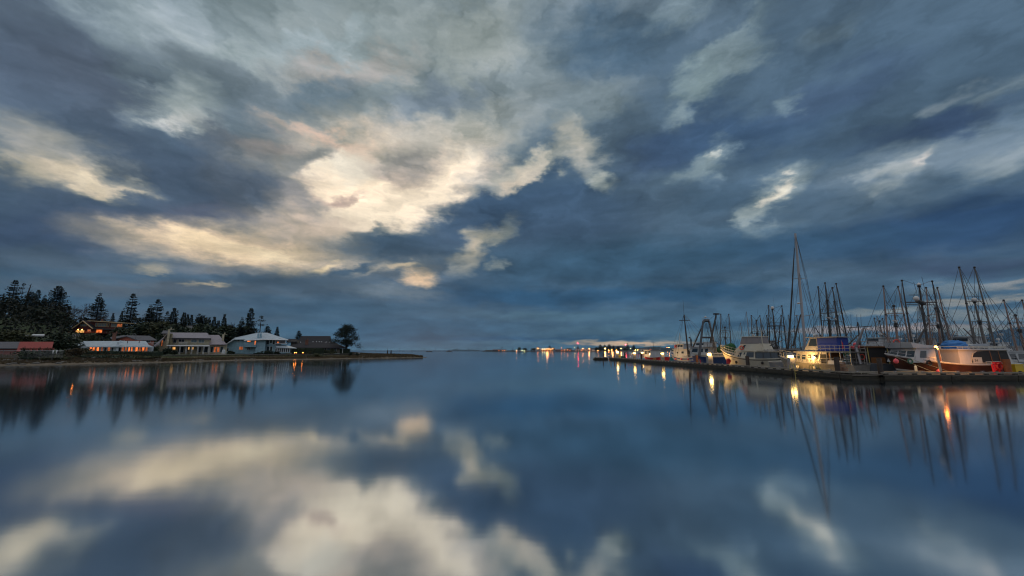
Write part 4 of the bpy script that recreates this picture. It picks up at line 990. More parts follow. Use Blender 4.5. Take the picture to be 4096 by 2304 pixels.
M['crate'] = stripes('wooden crate', (.24, .13, .08), (.07, .04, .03), 'Z', 6, .7, .12)
M['teal'] = mat('teal float side', (.03, .22, .19), .5)
M['buoy'] = mat('pink buoy', (.75, .10, .12), .45)
M['fender'] = mat('white fender', (.5, .48, .42), .5)
M['tyre'] = mat('black rubber', (.015, .015, .015), .8)
M['rope'] = mat('rope', (.25, .22, .15), .9)
M['rig'] = mat('rigging wire', (.045, .045, .048), .5)
M['spar'] = mat('dark spar', (.038, .033, .030), .6, var=.3)
M['sparw'] = mat('weathered pale spar', (.13, .12, .11), .55, var=.3)
M['sparp'] = mat('pinkish aluminium spar', (.26, .17, .14), .5, var=.2)
M['alum'] = mat('aluminium mast', (.28, .27, .28), .35, metal=.5)
M['white'] = mat('white boat paint', (.40, .42, .44), .45, c2=(.54, .55, .55), vscale=.9, stretch=(1, 1, .4))
M['offwhite'] = mat('cream boat paint', (.46, .42, .33), .35, c2=(.56, .52, .42), vscale=.7)
M['hullblue'] = mat('deep blue hull', (.012, .035, .14), .4, var=.3)
M['stripeblue'] = mat('blue stripe', (.03, .07, .28), .4)
M['hullbrown'] = mat('dark brown hull', (.030, .012, .009), .38, c2=(.075, .029, .017), vscale=1.0)
M['hullblack'] = mat('black hull', (.012, .012, .014), .4)
M['hullred'] = mat('red hull', (.50, .018, .02), .35)
M['hullgreen'] = mat('green hull', (.02, .10, .06), .4)
M['hullgrey'] = mat('grey hull', (.20, .22, .25), .45)
M['metal'] = mat('bare aluminium plate', (.26, .25, .23), .36, metal=.5, c2=(.36, .34, .31), vscale=1.2)
M['inshade'] = mat('cabin interior shade', (.012, .012, .013), .7)  # near-black colour standing in for the shade inside cabins
M['woodcab'] = mat('varnished wood', (.16, .065, .02), .4, c2=(.26, .11, .035), vscale=3, stretch=(1, 1, 5))
M['canvasblue'] = mat('blue canvas', (.008, .036, .25), .75)
M['tarp'] = mat('blue tarp', (.015, .13, .40), .6, c2=(.03, .2, .52), vscale=2.5, bump=.6, bscale=3)
M['vinyl'] = mat('clear vinyl enclosure', (.20, .18, .18), .25)
M['net'] = mat('green net heap', (.010, .06, .025), .95, c2=(.02, .11, .045), vscale=6, bump=.6)
M['canvasgrey'] = mat('grey canvas', (.10, .11, .12), .8)
M['deckm'] = mat('boat deck', (.12, .12, .12), .7)
M['bglass'] = glass_mat('boat glass', (.02, .03, .04), .05)
M['flagred'] = mat('flag red', (.6, .03, .04), .7)
M['black'] = mat('black fittings', (.015, .015, .016), .5)
M['radome'] = mat('white radome', (.55, .54, .53), .4)
DZ = .55
A0 = on(2436, 1438.6, 0); A1 = on(3404, 1521, 0); DD = (A1 - A0); DD.z = 0; DL = DD.length; DD.normalize(); DN = Vector((-DD.y, DD.x, 0))
if DN.x < 0: DN = -DN
WD = 2.5
def dockpt(px, off=.8, z=DZ):
    lo, hi = -20.0, DL + 20
    for _ in range(50):
        m_ = (lo + hi) / 2; p = A0 + DD * m_ + DN * off
        if pxof((p.x, p.y, z))[0] < px: lo = m_
        else: hi = m_
    p = A0 + DD * m_ + DN * off; p.z = z; return p
dock_ang = math.atan2(DD.y, DD.x)
def make_dock(name, label, o, ang, L_, W_, plank, pitch=1.3, far_rail=False, side='float', mirror=1):
    """local x along the pier from its origin, local y across it (front edge y = 0, deck towards +y)"""
    r = empty(name, (o.x, o.y, 0), ang, label, 'dock')
    f = MB(); s = 0.0; k = 0
    while s < L_ - .01:
        e = min(s + 5.8, L_); f.b2(s + .03, e - .03, 0, W_ * mirror, -.25, .26); f.b2(s + .03, e - .03, -.06 * mirror, .10 * mirror, .10, .44); s = e
    f.build('float', M[side], r)
    MB().b2(0, L_, .02 * mirror, W_ * mirror, .40, .50).build('deck', M[plank], r)
    t_ = MB(); b_ = MB(); s = .2
    while s < L_ - .4: t_.b2(s, s + .30, .06 * mirror, .24 * mirror, .503, .60); s += pitch
    s = 0.0
    while s < L_: e = min(s + 4.7, L_); b_.b2(s + .01, e - .01, .03 * mirror, .27 * mirror, .60, .72); s = e
    t_.build('rail_blocks', M['float'], r); b_.build('bull_rail', M['rail'], r)
    if far_rail: MB().b2(0, L_, (W_ - .25) * mirror, (W_ - .05) * mirror, .52, .66).build('back_rail', M['rail'], r)
    return r
side_ = 1 if (Matrix.Rotation(dock_ang, 3, 'Z') @ Vector((0, 1, 0))).dot(DN) > 0 else -1
make_dock('floating_dock', 'long floating timber dock running from the red boat to the corner near the ladder', A0, dock_ang, DL + .2, WD, 'docklegwood', mirror=side_)
B0 = on(3500, 1527.5, 0)
make_dock('floating_dock', 'near cross dock in front of the dark brown fishing boat and yellow bin', Vector((A1.x + .05, A1.y - .0, 0)), 0, 2.4, WD, 'docklegwood', 1.0)
make_dock('floating_dock', 'nearest dock stretch carrying the tilted lamp pole', Vector((A1.x + 2.46, A1.y - .5, 0)), 0, 26, 2.9, 'docklegwood', 1.25, True)
te = on(2377, 1438.4, 0)
make_dock('floating_dock', 'low dark end float at the tip of the long dock', te, 0, A0.x - te.x - .06, 2.2, 'docklegwood', 1.4)
p = on(2595, 1437, 0); make_dock('floating_dock', 'teal sided float behind the red boat', p, 0, 10, 2.5, 'docklegwood', 1.6, side='teal')
def leg(px, off=.8, z=DZ):
    Y = A1.y - .5 + off; return Vector((X(px, Y, z), Y, z))
# piles
for (px, top, fn, off, d, m, lab) in (
    (2413, 1411.5, 'tip', .5, .34, 'pile', 'short dark pile standing on the dark end float'),
    (2457, 1412.5, 'd', .4, .30, 'rust', 'rusty orange pile nearest the dark end float'),
    (2500, 1410, 'd', .4, .40, 'pile', 'black pile left of the red gangway'),
    (2566, 1415, 'd', .35, .36, 'pile', 'black pile in front of the red boat'),
    (2789, 1421, 'd', .55, .36, 'rust', 'rusty orange pile in front of the big blue trawler'),
    (2992, 1424, 'd', .5, .42, 'pile', 'black pile in front of the cream motor yacht'),
    (3352, 1428, 'd', .45, .40, 'pile', 'black pile at the stern of the aluminium boat'),
    (3524, 1433, 'l', 1.2, .38, 'pile', 'dark pile before the bow of the dark brown fishing boat'),
    (4034, 1437, 'l', 1.3, .50, 'rust', 'thick rusty orange pile next to the yellow bin')):
    p = dockpt(px, off) if fn == 'd' else leg(px, off) if fn == 'l' else Vector((X(px, te.y + .9, .5), te.y + .9, .5))
    zt = at(px, top, p.y).z; tag(MB().tube([(0, 0, -1.5 - p.z), (0, 0, zt - p.z)], d / 2, 14).build('piling', M[m], loc=p), lab, 'piling')
# service pedestals with lanterns
def pedestal(px, off, w, dpt, hb, label, fn='d', tubes=False, pw=200, Yo=None, z0=DZ, body='pedestal'):
    p = dockpt(px, off) if fn == 'd' else Vector((X(px, Yo, z0), Yo, z0))
    if fn == 'd': p.z = .5
    r = empty('lamp_pedestal', p, dock_ang + math.pi / 2 if fn == 'd' else 0, label, 'lamp pedestal')
    MB().b2(-w / 2, w / 2, -dpt / 2, dpt / 2, 0, hb).box((0, -dpt / 2 - .02, hb * .55), (w * .6, .03, .25)).build('cabinet', M[body], r)
    k = .78; lw, ld = w * k, dpt * k if not tubes else dpt * .5; hl = .30 if not tubes else .42
    fr = MB(); fr.b2(-lw / 2 - .04, lw / 2 + .04, -ld / 2 - .04, ld / 2 + .04, hb, hb + .05)
    for sx in (-1, 1):
        for sy in (-1, 1): fr.b2(sx * lw / 2 - .02, sx * lw / 2 + .02, sy * ld / 2 - .02, sy * ld / 2 + .02, hb + .05, hb + hl)
    fr.build('lantern_frame', M['pedroof'], r)
    if tubes:
        g_ = MB()
        for dx_ in (-.28, -.1, .1, .28): g_.b2(dx_ * w - .03, dx_ * w + .03, -.03, .03, hb + .05, hb + hl)
        g_.build('lamp_tubes', M['tube'], r)
    else: MB().b2(-lw / 2 + .03, lw / 2 - .03, -ld / 2 + .03, ld / 2 - .03, hb + .05, hb + hl - .03).build('lantern_glass', M['lantern'], r)
    rf = MB(); a, b = w * .66, dpt * .66 + .05; rf.add([(-a, -b, hb + hl), (a, -b, hb + hl), (a, b, hb + hl), (-a, b, hb + hl), (0, 0, hb + hl + .34)], [(0, 1, 4), (1, 2, 4), (2, 3, 4), (3, 0, 4), (3, 2, 1, 0)]).lathe([(.03, hb + hl + .3), (.05, hb + hl + .38), (.01, hb + hl + .44)], n=6)
    rf.build('lantern_roof', M['pedroof'], r)
    dv = DN if fn == 'd' else Vector((0, 1, 0))
    spot(p + dv * (dpt * .5 + .15) + Vector((0, 0, hb + .15)), dv + Vector((0, 0, -.12)), pw * 1.25, (1, .55, .16), 'lantern light', .14, 165)
    spot(p + Vector((0, -.45, hb + .3)), (.0, .3, -1), pw * .3, (1, .55, .16), 'lantern downlight', .1, 120)
    return r
pedestal(3168, .95, .55, .50, 1.25, 'lit lantern pedestal beside the yellow ladder', pw=330)
pedestal(2840, 1.0, .72, .60, 1.25, 'wide grey pedestal with glowing upright tubes before the blue trawler', tubes=True, pw=330)
pedestal(2651, 1.0, .58, .5, 1.3, 'lit lantern pedestal beside the blue striped white boat', pw=230)
pedestal(2538, 1.0, .62, .5, 1.25, 'lit lantern pedestal at the bow of the red boat', pw=230)
pedestal(2470, 1.1, .75, .6, 1.35, 'tall pedestal with glowing tubes near the tip of the long dock', tubes=True, pw=300)
pedestal(2570, 0, .6, .5, 1.2, 'far lantern pedestal whose light shows above the red boat cabin', 'w', pw=160, Yo=112)
pedestal(2632, 0, .6, .5, 1.2, 'lit lantern pedestal standing on the teal sided float', 'w', pw=160, Yo=101)
# stands, pipes, rings, ladder, bins
def ring_stand(p, label, ry=0, h=.95, w=.42):
    r = empty('life_ring_stand', p, ry, label, 'life ring stand')
    MB().b2(-.05, .05, -.05, .05, 0, h).b2(-w / 2, w / 2, .0, .22, h * .25, h).build('post', M['redpaint'], r)
    MB().torus((-w * .1, -.10, h * .62), .27, .055, 'Y').build('life_ring', M['ring'], r); return r
ring_stand(dockpt(2916, 1.3, .5), 'red life ring stand before the bow of the cream motor yacht', math.pi / 2 * 0)
ring_stand(leg(4002, 1.7, .5), 'red life ring stand next to the rusty pile and yellow bin', 0, 1.05, .6)
for (px, fn, off, hh, tilt, lab) in ((3161, 'd', .75, .78, -.05, 'bright red standpipe leaning against the ladder-side lantern pedestal'), (2803, 'd', .9, .75, -.15, 'thin red standpipe beside the rusty pile at the blue trawler'), (2645, 'd', 1.7, .7, -.3, 'thin red pipe leaning near the blue striped white boat'), (3980, 'l', 1.0, .85, -.12, 'thick red standpipe with elbow before the red life ring stand')):
    p = dockpt(px, off, .5) if fn == 'd' else leg(px, off, .5)
    b = MB().tube([(0, 0, 0), (tilt * hh, 0, hh), (tilt * hh + .14, 0, hh + .03)] if fn == 'l' else [(0, 0, 0), (tilt * hh, 0, hh)], .085 if fn == 'l' else .05, 8); tag(b.build('standpipe', M['redpaint'], loc=p), lab, 'pipe')
def ladder(px, label, down=True):
    p = dockpt(px, 0.0, 0); r = empty('dock_ladder', p, dock_ang + math.pi / 2, label, 'ladder')
    for s in (-.2, .2): MB().tube([(s, 0 + .55, .5), (s, .55, 1.0), (s, .42, 1.18), (s, .16, 1.18), (s, -.02, 1.0), (s, -.10, .5), (s, -.12, -.9)] if down else [(s, .5, .5), (s, .5, .9), (s, .3, 1.05), (s, 0, .9), (s, 0, .5)], .03, 6).build('handrail', M['ladder'], r)
    if down:
        for k in range(6): z = .45 - k * .26; MB().b2(-.2, .2, -.15, -.10, z, z + .04).build('rung', M['ladder'], r)
    return r
# the outward side of the ladder is the open water: local -y
ld1 = ladder(3186, 'yellow dock ladder reaching down into the water')
if (Matrix.Rotation(ld1.rotation_euler.z, 3, 'Z') @ Vector((0, 1, 0))).dot(DN) < 0: ld1.rotation_euler.z += math.pi
for (px, off, lab) in ((2619, .2, 'pale hooped ladder top on the dock by the teal float'), (3250, 1.9, 'pale hooped handrail beside the aluminium boat, nearer the ladder'), (3273, 1.9, 'pale hooped handrail beside the aluminium boat, farther from the ladder')):
    p = dockpt(px, off, .5); b = MB()
    for s in (-.16, .16): b.tube([(s, .2, 0), (s, .2, .4), (s, 0, .56), (s, -.2, .4), (s, -.2, 0)], .03, 6)
    b.tube([(-.16, 0, .56), (.16, 0, .56)], .03, 6); tag(b.build('ladder_hoop', M['ladder'], loc=p), lab, 'handrail')
for (px, off, z, s, lab) in ((3366, 1.9, .5, .55, 'lower wooden crate stacked behind the black pile'), (3364, 1.9, 1.0, .5, 'upper wooden crate stacked behind the black pile'), (3378, 2.0, .5, .42, 'small wooden crate leaning at the foot of the crate stack')):
    p = dockpt(px, off, z); b = MB()
    for k in range(3):
        for sy in (-1, 1): b.b2(-s / 2, s / 2, sy * s / 2 - .015, sy * s / 2 + .015, .02 + k * .16, .14 + k * .16); b.b2(sy * s / 2 - .015, sy * s / 2 + .015, -s / 2, s / 2, .02 + k * .16, .14 + k * .16)
    b.b2(-s / 2, s / 2, -s / 2, s / 2, 0, .03); tag(b.build('crate', M['crate'], loc=p), lab, 'crate')
yb = empty('plastic_bin', leg(4066, 2.0, .5), 0, 'yellow plastic tote bin with a pale hose at the dock end', 'bin')
MB().prism([(-.34, 0), (.34, 0), (.40, .78), (-.40, .78)], -.3, .3).build('body', M['yellow'], yb); MB().b2(-.44, .44, -.34, .34, .78, .84).build('rim', M['yellow'], yb)
MB().tube([(.35, 0, .3), (.5, -.1, .42), (.58, -.1, .3), (.6, -.1, .05)], .03, 6).build('hose', M['fender'], yb)
tag(MB().ball((0, 0, .12), .15).build('ball_fender', M['tyre'], loc=leg(4083, 1.2, .5)), 'small black ball fender beside the yellow bin', 'fender')
# tilted grey lamp pole with orange lamp
lp = leg(3766, .6, .5); r = empty('lamp_pole', lp, 0, 'tilted grey pole with a small orange lamp in front of the brown boat', 'lamp pole')
zt = at(3753, 1394, lp.y) - lp; MB().tube([(0, 0, 0), (-.12, 0, zt.z)], .085, 10).build('pole', M['pedestal'], r)
MB().box((-.14, -.02, zt.z + .05), (.24, .18, .10)).build('lamp_housing', M['black'], r); MB().ball((-.16, -.06, zt.z + .13), .11, 10, 6).build('bulb', M['lampor'], r)
MB().ball((.02, -.02, zt.z - .02), .05, 8, 5).build('lower_bulb', M['lampor'], r)
spot(lp + Vector((2.6, -.3, 1.5)), (.4, 1, -.6), 420, (1, .36, .07), 'orange dock light', .12, 115)
spot(lp + Vector((-1.4, .2, 1.9)), (0, .1, -1), 130, (1, .55, .14), 'deck light', .1, 120)
spot(lp + Vector((1.2, .2, 1.9)), (0, .1, -1), 130, (1, .5, .12), 'deck light', .1, 120)
# dock boxes at the far end, gangway
gw = empty('gangway', dockpt(2512, 2.3, .5), 0, 'small red railed gangway beyond the black pile', 'gangway')
MB().b2(0, 4.6, 0, 1.1, .1, .2).build('walkway', M['pedestal'], gw)
for s in (0, 1.1):
    b = MB(); 
    for k in range(6): b.tube([(k * .9, s, .2), (k * .9, s, 1.1)], .035, 5)
    b.tube([(0, s, 1.1), (4.5, s, 1.1)], .04, 5); b.tube([(0, s, .65), (4.5, s, .65)], .03, 5); b.build('railing', M['redpaint'], gw)
for (px, off, w, h_, m, nm, lab) in ((2478, 1.6, .5, .9, 'yellow', 'dock_box', 'bright yellow box at the foot of the far tubes pedestal'), (2490, 1.9, .7, .6, 'hullgreen', 'dock_box', 'green tarp covered box near the far tubes pedestal'), (2443, 1.0, .35, 1.5, 'pedestal', 'hose_cabinet', 'slim grey cabinet nearest the tip of the long dock'), (2396, .9, 1.1, .9, 'pedestal', 'wire_cage', 'faint grey rack on the dark end float')):
    p = dockpt(px, off, .5) if px > 2436 else Vector((X(px, te.y + 1, .5), te.y + 1, .5)); b = MB()
    if px == 2396:
        for k in range(5): b.tube([(k * .25 - .5, 0, 0), (k * .25 - .5, 0, h_)], .02, 4)
        b.tube([(-.5, 0, h_), (.5, 0, h_)], .025, 4)
    else: b.prism([(-w / 2, 0), (w / 2, 0), (w / 2, h_ * .85), (w * .3, h_), (-w * .3, h_), (-w / 2, h_ * .85)], -w / 2, w / 2)
    tag(b.build(nm, M[m], loc=p), lab, nm.split('_')[-1])
# ================================================================== BOATS
class Boat:
    def __init__(s, name, label, cat, x, y, rz, L_, B, zb, zm, zs, bands, deckmat='deckm', ts=.82, rake=.9, group=None, rub='white', full=2.2, bow_in=1.0):
        s.r = empty(name, (x, y, 0), rz, label, cat, group); s.L, s.B, s.zb, s.zm, s.zs, s.ts, s.rake, s.full = L_, B, zb, zm, zs, ts, rake, full
        fr = sorted(set([0.0, 1.0] + [f for b in bands for f in b[:2]])); n = 18; hb = MB(); V = []; mats = [M[b[2]] for b in bands]
        rows = [-1] + fr
        for sd in (-1, 1):
            for i in range(n + 1):
                t = i / n
                for f in rows: V.append(s.pt(t, f, sd))
        hb.v = V; nr = len(rows)
        for sd in (0, 1):
            for i in range(n):
                for j in range(nr - 1):
                    a = sd * (n + 1) * nr + i * nr + j; mi = 0; fm = (max(rows[j], 0) + rows[j + 1]) / 2
                    for bi, b in enumerate(bands):
                        if b[0] <= fm <= b[1]: mi = bi
                    hb.f.append((a, a + nr, a + nr + 1, a + 1)); hb.mi.append(mi)
        st = (n + 1) * nr
        for j in range(nr - 1):
            fm = (max(rows[j], 0) + rows[j + 1]) / 2; mi = 0
            for bi, b in enumerate(bands):
                if b[0] <= fm <= b[1]: mi = bi
            hb.f.append((j, j + 1, st + j + 1, st + j)); hb.mi.append(mi)
        hb.build('hull', mats, s.r, smooth=False)
        d = MB(); dv = []
        for i in range(n + 1):
            for sd in (-1, 1): p = Vector(s.pt(i / n, .80, sd)); p.y *= .985; dv.append(p)
        d.add(dv, [(2 * i, 2 * i + 2, 2 * i + 3, 2 * i + 1) for i in range(n)]); d.build('deck', M[deckmat], s.r)
        g_ = MB()
        for sd in (-1, 1): g_.tube([Vector(s.pt(i / n, 1, sd)) + Vector((0, 0, .02)) for i in range(n + 1)], .05, 5)
        g_.build('gunwale', M[rub], s.r)
    def sheer(s, t): return s.zm + (s.zb - s.zm) * max(0, (t - .35) / .65) ** 2 + (s.zs - s.zm) * max(0, (.35 - t) / .35) ** 2
    def pt(s, t, f, sd):
        z = s.sheer(t) * f if f >= 0 else -.5; f_ = max(f, 0)
        w = s.B / 2 * (s.ts + (1 - s.ts) * sstep(0, .4, t)) * (1 - max(0, (t - .5) / .5) ** s.full)
        w *= (.72 + .28 * f_ ** .7) * (1 - .45 * max(0, (t - .5) / .5) * (1 - f_)) * (.8 if f < 0 else 1)
        x = -s.L / 2 + s.L * t - s.rake * (1 - f_) * max(0, (t - .6) / .4) ** 1.5 * 1.0
        return (x, sd * w, z)
    def loc(s, w):
        return Matrix.Rotation(-s.r.rotation_euler.z, 3, 'Z') @ (Vector(w) - s.r.location)
    def P(s, px, py, Y): return s.loc(at(px, py, Y))
    def cabin(s, x0, x1, w, z0, z1, m='white', roof='white', rf=.0, rb=.0, wins=(), front=0, name='wheelhouse', ov=.15, wz=(.45, .85), pane='bglass', tw=.92, roof_t=.08, y0=0.0, rear=0):
        """box with raked ends (x1 is the bow end); wins: (u0, u1) along each side; front: panes across the front"""
        h = z1 - z0; c = MB(); q_ = []
        for (z, k) in ((z0, 1), (z1, tw)):
            xa = x0 + (rb if z == z1 else 0); xb = x1 - (rf if z == z1 else 0)
            q_ += [(xa, y0 - w / 2 * k, z), (xb, y0 - w / 2 * k, z), (xb, y0 + w / 2 * k, z), (xa, y0 + w / 2 * k, z)]
        c.add(q_, [(0, 3, 2, 1), (4, 5, 6, 7), (0, 1, 5, 4), (1, 2, 6, 5), (2, 3, 7, 6), (3, 0, 4, 7)]); cb = c.build(name, M[m], s.r)
        MB().b2(x0 + rb - ov, x1 - rf + ov, y0 - w / 2 * tw - ov, y0 + w / 2 * tw + ov, z1, z1 + roof_t).build('roof', M[roof], cb)
        def S(u, v, sd, o=.012):
            xa = x0 + rb * v; xb = x1 - rf * v; k = 1 + (tw - 1) * v
            return (xa + (xb - xa) * u, y0 + sd * (w / 2 * k + o), z0 + h * v)
        def Fp(u, v, o=.012):
            k = 1 + (tw - 1) * v; return (x1 - rf * v + o, y0 - w / 2 * k + w * k * u, z0 + h * v)
        def Rp(u, v, o=.012):
            k = 1 + (tw - 1) * v; return (x0 + rb * v - o, y0 - w / 2 * k + w * k * u, z0 + h * v)
        def pane_(g4, pm):
            b = MB(); g4 = [Vector(v) for v in g4]; n_ = (g4[1] - g4[0]).cross(g4[3] - g4[0]).normalized() * .01
            b.add(g4 + [v - n_ for v in g4], [(0, 1, 2, 3), (7, 6, 5, 4), (0, 4, 5, 1), (1, 5, 6, 2), (2, 6, 7, 3), (3, 7, 4, 0)]); b.build('window', M[pm], cb)
        for wi in wins:
            u0, u1 = wi[:2]; v0, v1 = (wi[2], wi[3]) if len(wi) > 3 else wz; pm = wi[4] if len(wi) > 4 else pane
            for sd in (-1, 1): pane_([S(u0, v0, sd), S(u1, v0, sd), S(u1, v1, sd), S(u0, v1, sd)], pm)
        for k in range(front): pane_([Fp((k + .08) / front, wz[0]), Fp((k + .92) / front, wz[0]), Fp((k + .92) / front, wz[1]), Fp((k + .08) / front, wz[1])], pane)
        for k in range(rear): pane_([Rp((k + .12) / rear, wz[0]), Rp((k + .88) / rear, wz[0]), Rp((k + .88) / rear, wz[1]), Rp((k + .12) / rear, wz[1])], pane)
        return cb
    def rail(s, t0, t1, h=.6, m='alum', sides=(-1, 1), mid=True, n=7, r=.02, inset=.94):
        for sd in sides:
            b = MB(); top = []
            for i in range(n + 1):
                t = t0 + (t1 - t0) * i / n; p = Vector(s.pt(t, 1, sd)); p.y *= inset; q_ = p + Vector((0, 0, h)); b.tube([p, q_], r, 4); top.append(q_)
            b.tube(top, r * 1.1, 5)
            if mid: b.tube([v - Vector((0, 0, h * .5)) for v in top], r * .8, 4)
            b.build('rail', M[m], s.r)
    def deckrail(s, x0, x1, w, z, h=.6, m='alum', n=6, r=.02):
        b = MB()
        for sd in (-1, 1):
            for i in range(n + 1): x = x0 + (x1 - x0) * i / n; b.tube([(x, sd * w / 2, z), (x, sd * w / 2, z + h)], r, 4)
            for hh in (h, h * .5): b.tube([(x0, sd * w / 2, z + hh), (x1, sd * w / 2, z + hh)], r, 4)
        for x in (x0, x1): b.tube([(x, -w / 2, z + h), (x, w / 2, z + h)], r, 4)
        b.build('roof_rail', M[m], s.r)
    def mast(s, x, y, z0, z1, r0=.10, m='spar', top=None, cross=(), name='mast'):
        tp = Vector(top) if top is not None else Vector((x, y, z1)); b = Vector((x, y, z0))
        mo = MB().tube([b, b.lerp(tp, .5), tp], [r0, r0 * .8, r0 * .5], 8).build(name, M[m], s.r)
        for (f, hw) in cross:
            c = b.lerp(tp, f); MB().tube([c - Vector((0, hw, 0)) if abs(math.sin(s.r.rotation_euler.z)) < .7 else c - Vector((hw * .5, hw, 0)), c, c + Vector((0, hw, 0)) if abs(math.sin(s.r.rotation_euler.z)) < .7 else c + Vector((hw * .5, hw, 0))], r0 * .45, 5).build('crosstree', M[m], mo)
        return b, tp
    def wires(s, prs, r=.022, m='rig', name='rigging'):
        b = MB()
        for (a, c) in prs: b.tube([a, c], r, 3, cap=False)
        b.build(name, M[m], s.r)
    def spar(s, a, b, r0=.07, m='spar', name='boom', n=7, tip=.6): return MB().tube([a, Vector(a).lerp(Vector(b), .5), b], [r0, r0 * (1 + tip) / 2, r0 * tip], n).build(name, M[m], s.r)
    def radar(s, p, w=.9):
        MB().b2(p[0] - .12, p[0] + .12, p[1] - .12, p[1] + .12, p[2], p[2] + .16).box((p[0], p[1], p[2] + .22), (w * .25, w, .12), rz=.4).build('radar', M['radome'], s.r)
    def dome(s, p, r=.22): MB().ball(p, r, 10, 7).build('radome', M['radome'], s.r)
    def ring(s, p, ax='Y', m='ring', r=.26): MB().torus(p, r, .06, ax).build('life_ring', M[m], s.r)
def W2(b, v): return b.r.location + Matrix.Rotation(b.r.rotation_euler.z, 3, 'Z') @ Vector(v)
# --- red hulled boat at the far end
b = Boat('fishing_boat', 'small red hulled boat with white cabin moored near the dock tip', 'boat', 32.4, 91, R(97), 9.5, 3.1, 1.7, 1.0, 1.15, [(0, .25, 'hullblack'), (.25, 1, 'hullred')])
b.cabin(-.6, 2.6, 2.3, .9, 2.65, 'white', 'pedestal', .25, 0, [(.06, .2), (.27, .42), (.5, .65), (.73, .9)], 3, ov=.25); b.mast(0, 0, 2.6, 5.0, .05, cross=((.7, .4),)); b.rail(.72, .98, .5)
# --- blue striped white seiner
bx = Boat('fishing_boat', 'white fishing boat with blue hull stripes and a tall dark mast', 'boat', 34.3, 78.4, R(108), 8.8, 3.4, 2.5, 1.2, 1.9, [(0, .18, 'hullbrown'), (.18, .42, 'stripeblue'), (.42, .70, 'white'), (.70, .84, 'stripeblue'), (.84, 1, 'white')], full=2.6)
b = bx; b.cabin(-2.9, 2.1, 2.7, 1.2, 2.75, 'white', 'white', .1, 0, [(.06, .20, .1, .8, 'inshade'), (.42, .54, .5, .75), (.72, .80, .5, .7)], 3, ov=.2)
b.cabin(-.6, 2.0, 2.2, 2.83, 3.75, 'white', 'white', .3, 0, [(.1, .35), (.42, .66), (.73, .93)], 3, name='flying_bridge'); b.rail(.02, .4, .5); b.ring((1.5, 1.2, 3.3), 'Y'); b.deckrail(-2.8, -.7, 2.5, 2.83, .5, 'alum', 4)
tp = b.P(2736, 1258, 76); bs = b.P(2752, 1400, 76); b.mast(bs.x, bs.y, 1.5, 0, .17, top=tp, cross=((.86, .9),)); b.dome((1.0, -.5, 3.95), .16)
b.mast(tp.x, tp.y, tp.z, tp.z + 3.0, .025, name='antenna'); b.mast(1.2, .2, 3.8, 6.0, .06, 'white'); b.mast(1.7, -.6, 3.8, 5.4, .03, 'white'); b.mast(.6, .8, 3.8, 5.4, .03, 'white')
MB().tube([(-1.2, -.3, 2.8), (-1.2, -.3, 4.7), (-1.0, -.3, 5.0), (-.8, -.3, 5.1)], .14, 8).build('exhaust_stack', M['black'], b.r)
b.spar((bs.x - .5, bs.y, 2.0), b.P(2806, 1312, 70), .16); MB().tube([(-3.6, -.8, 1.9), (-3.6, .8, 1.9)], .55, 12).build('net_drum', M['black'], b.r)
b.wires([(tp, (4.2, 0, 2.5)), (tp, (1.5, 1.5, 1.5)), (tp, (.6, 1.6, 1.5)), (tp, (1.5, -1.6, 1.5)), (tp, (-4.0, 1.3, 1.9)), (tp, (-3.4, -1.4, 1.9)), (tp, b.P(2800, 1318, 70)), (tp, b.P(2797, 1330, 70))])
for (x, w) in ((-2.4, 1), (-.6, 1), (1.2, .9)): MB().ball((x, 1.75 * w, .9), .17, 8, 6, 1, 1, 1.2).build('fender', M['buoy'], b.r)
# --- big blue trawler with gantry
b = Boat('trawler', 'big dark blue trawler with a grey A-shaped gantry and green net', 'boat', 34.9, 69.3, R(110), 10.2, 4.6, 2.9, 1.7, 1.9, [(0, .85, 'hullblue'), (.85, 1, 'fender')], ts=.9, rub='fender')
Yg = 66.5
M['gantry'] = mat('dark gantry paint', (.055, .065, .08), .5, var=.3)
def ladder_leg(bt, a, c, w=.30, m='gantry', name='gantry_leg'): MB().tube([a, Vector(a).lerp(Vector(c), .82), c], [w, w * .75, w * .72], 4).build(name, M[m], bt.r)
tl = b.P(2812, 1290, Yg); tr_ = b.P(2838, 1290, Yg)
ladder_leg(b, b.P(2797, 1425, Yg), tl); ladder_leg(b, b.P(2868, 1440, Yg), tr_)
MB().tube([tl, b.P(2818, 1283, Yg), b.P(2833, 1283, Yg), tr_], .24, 4).build('gantry_top', M['gantry'], b.r); MB().tube([b.P(2806, 1350, Yg), b.P(2853, 1350, Yg)], .16, 5).build('gantry_bar', M['gantry'], b.r)
g_ = MB(); 
for k in range(5): p = b.P(2810 + k * 7, 1284, Yg); g_.tube([p, p + Vector((0, 0, .55))], .025, 4)
for q_ in (.3, .55): g_.tube([b.P(2810, 1284, Yg) + Vector((0, 0, q_)), b.P(2838, 1284, Yg) + Vector((0, 0, q_))], .025, 4)
g_.build('gantry_railing', M['alum'], b.r); b.dome(b.P(2822, 1268, Yg), .17)
g_ = MB(); a0_ = b.P(2874, 1435, Yg - .5); a1_ = b.P(2839, 1284, Yg - .5)
for k in range(26): p = a0_.lerp(a1_, k / 26); g_.tube([p, p + Vector((0, .0, 0)) + (b.P(2866, 1435, Yg - .5) - a0_)], .018, 4)
g_.tube([a0_, a1_], .03, 4); g_.build('gantry_ladder', M['alum'], b.r)
bt = b.P(2865, 1256, Yg - 1.2); b.spar(b.P(2842, 1370, Yg - 1.2), bt, .17, name='derrick'); MB().box(bt, (.5, .9, .22)).build('derrick_head', M['black'], b.r)
b.spar(b.P(2805, 1375, Yg), b.P(2811, 1300, Yg), .12, name='derrick')
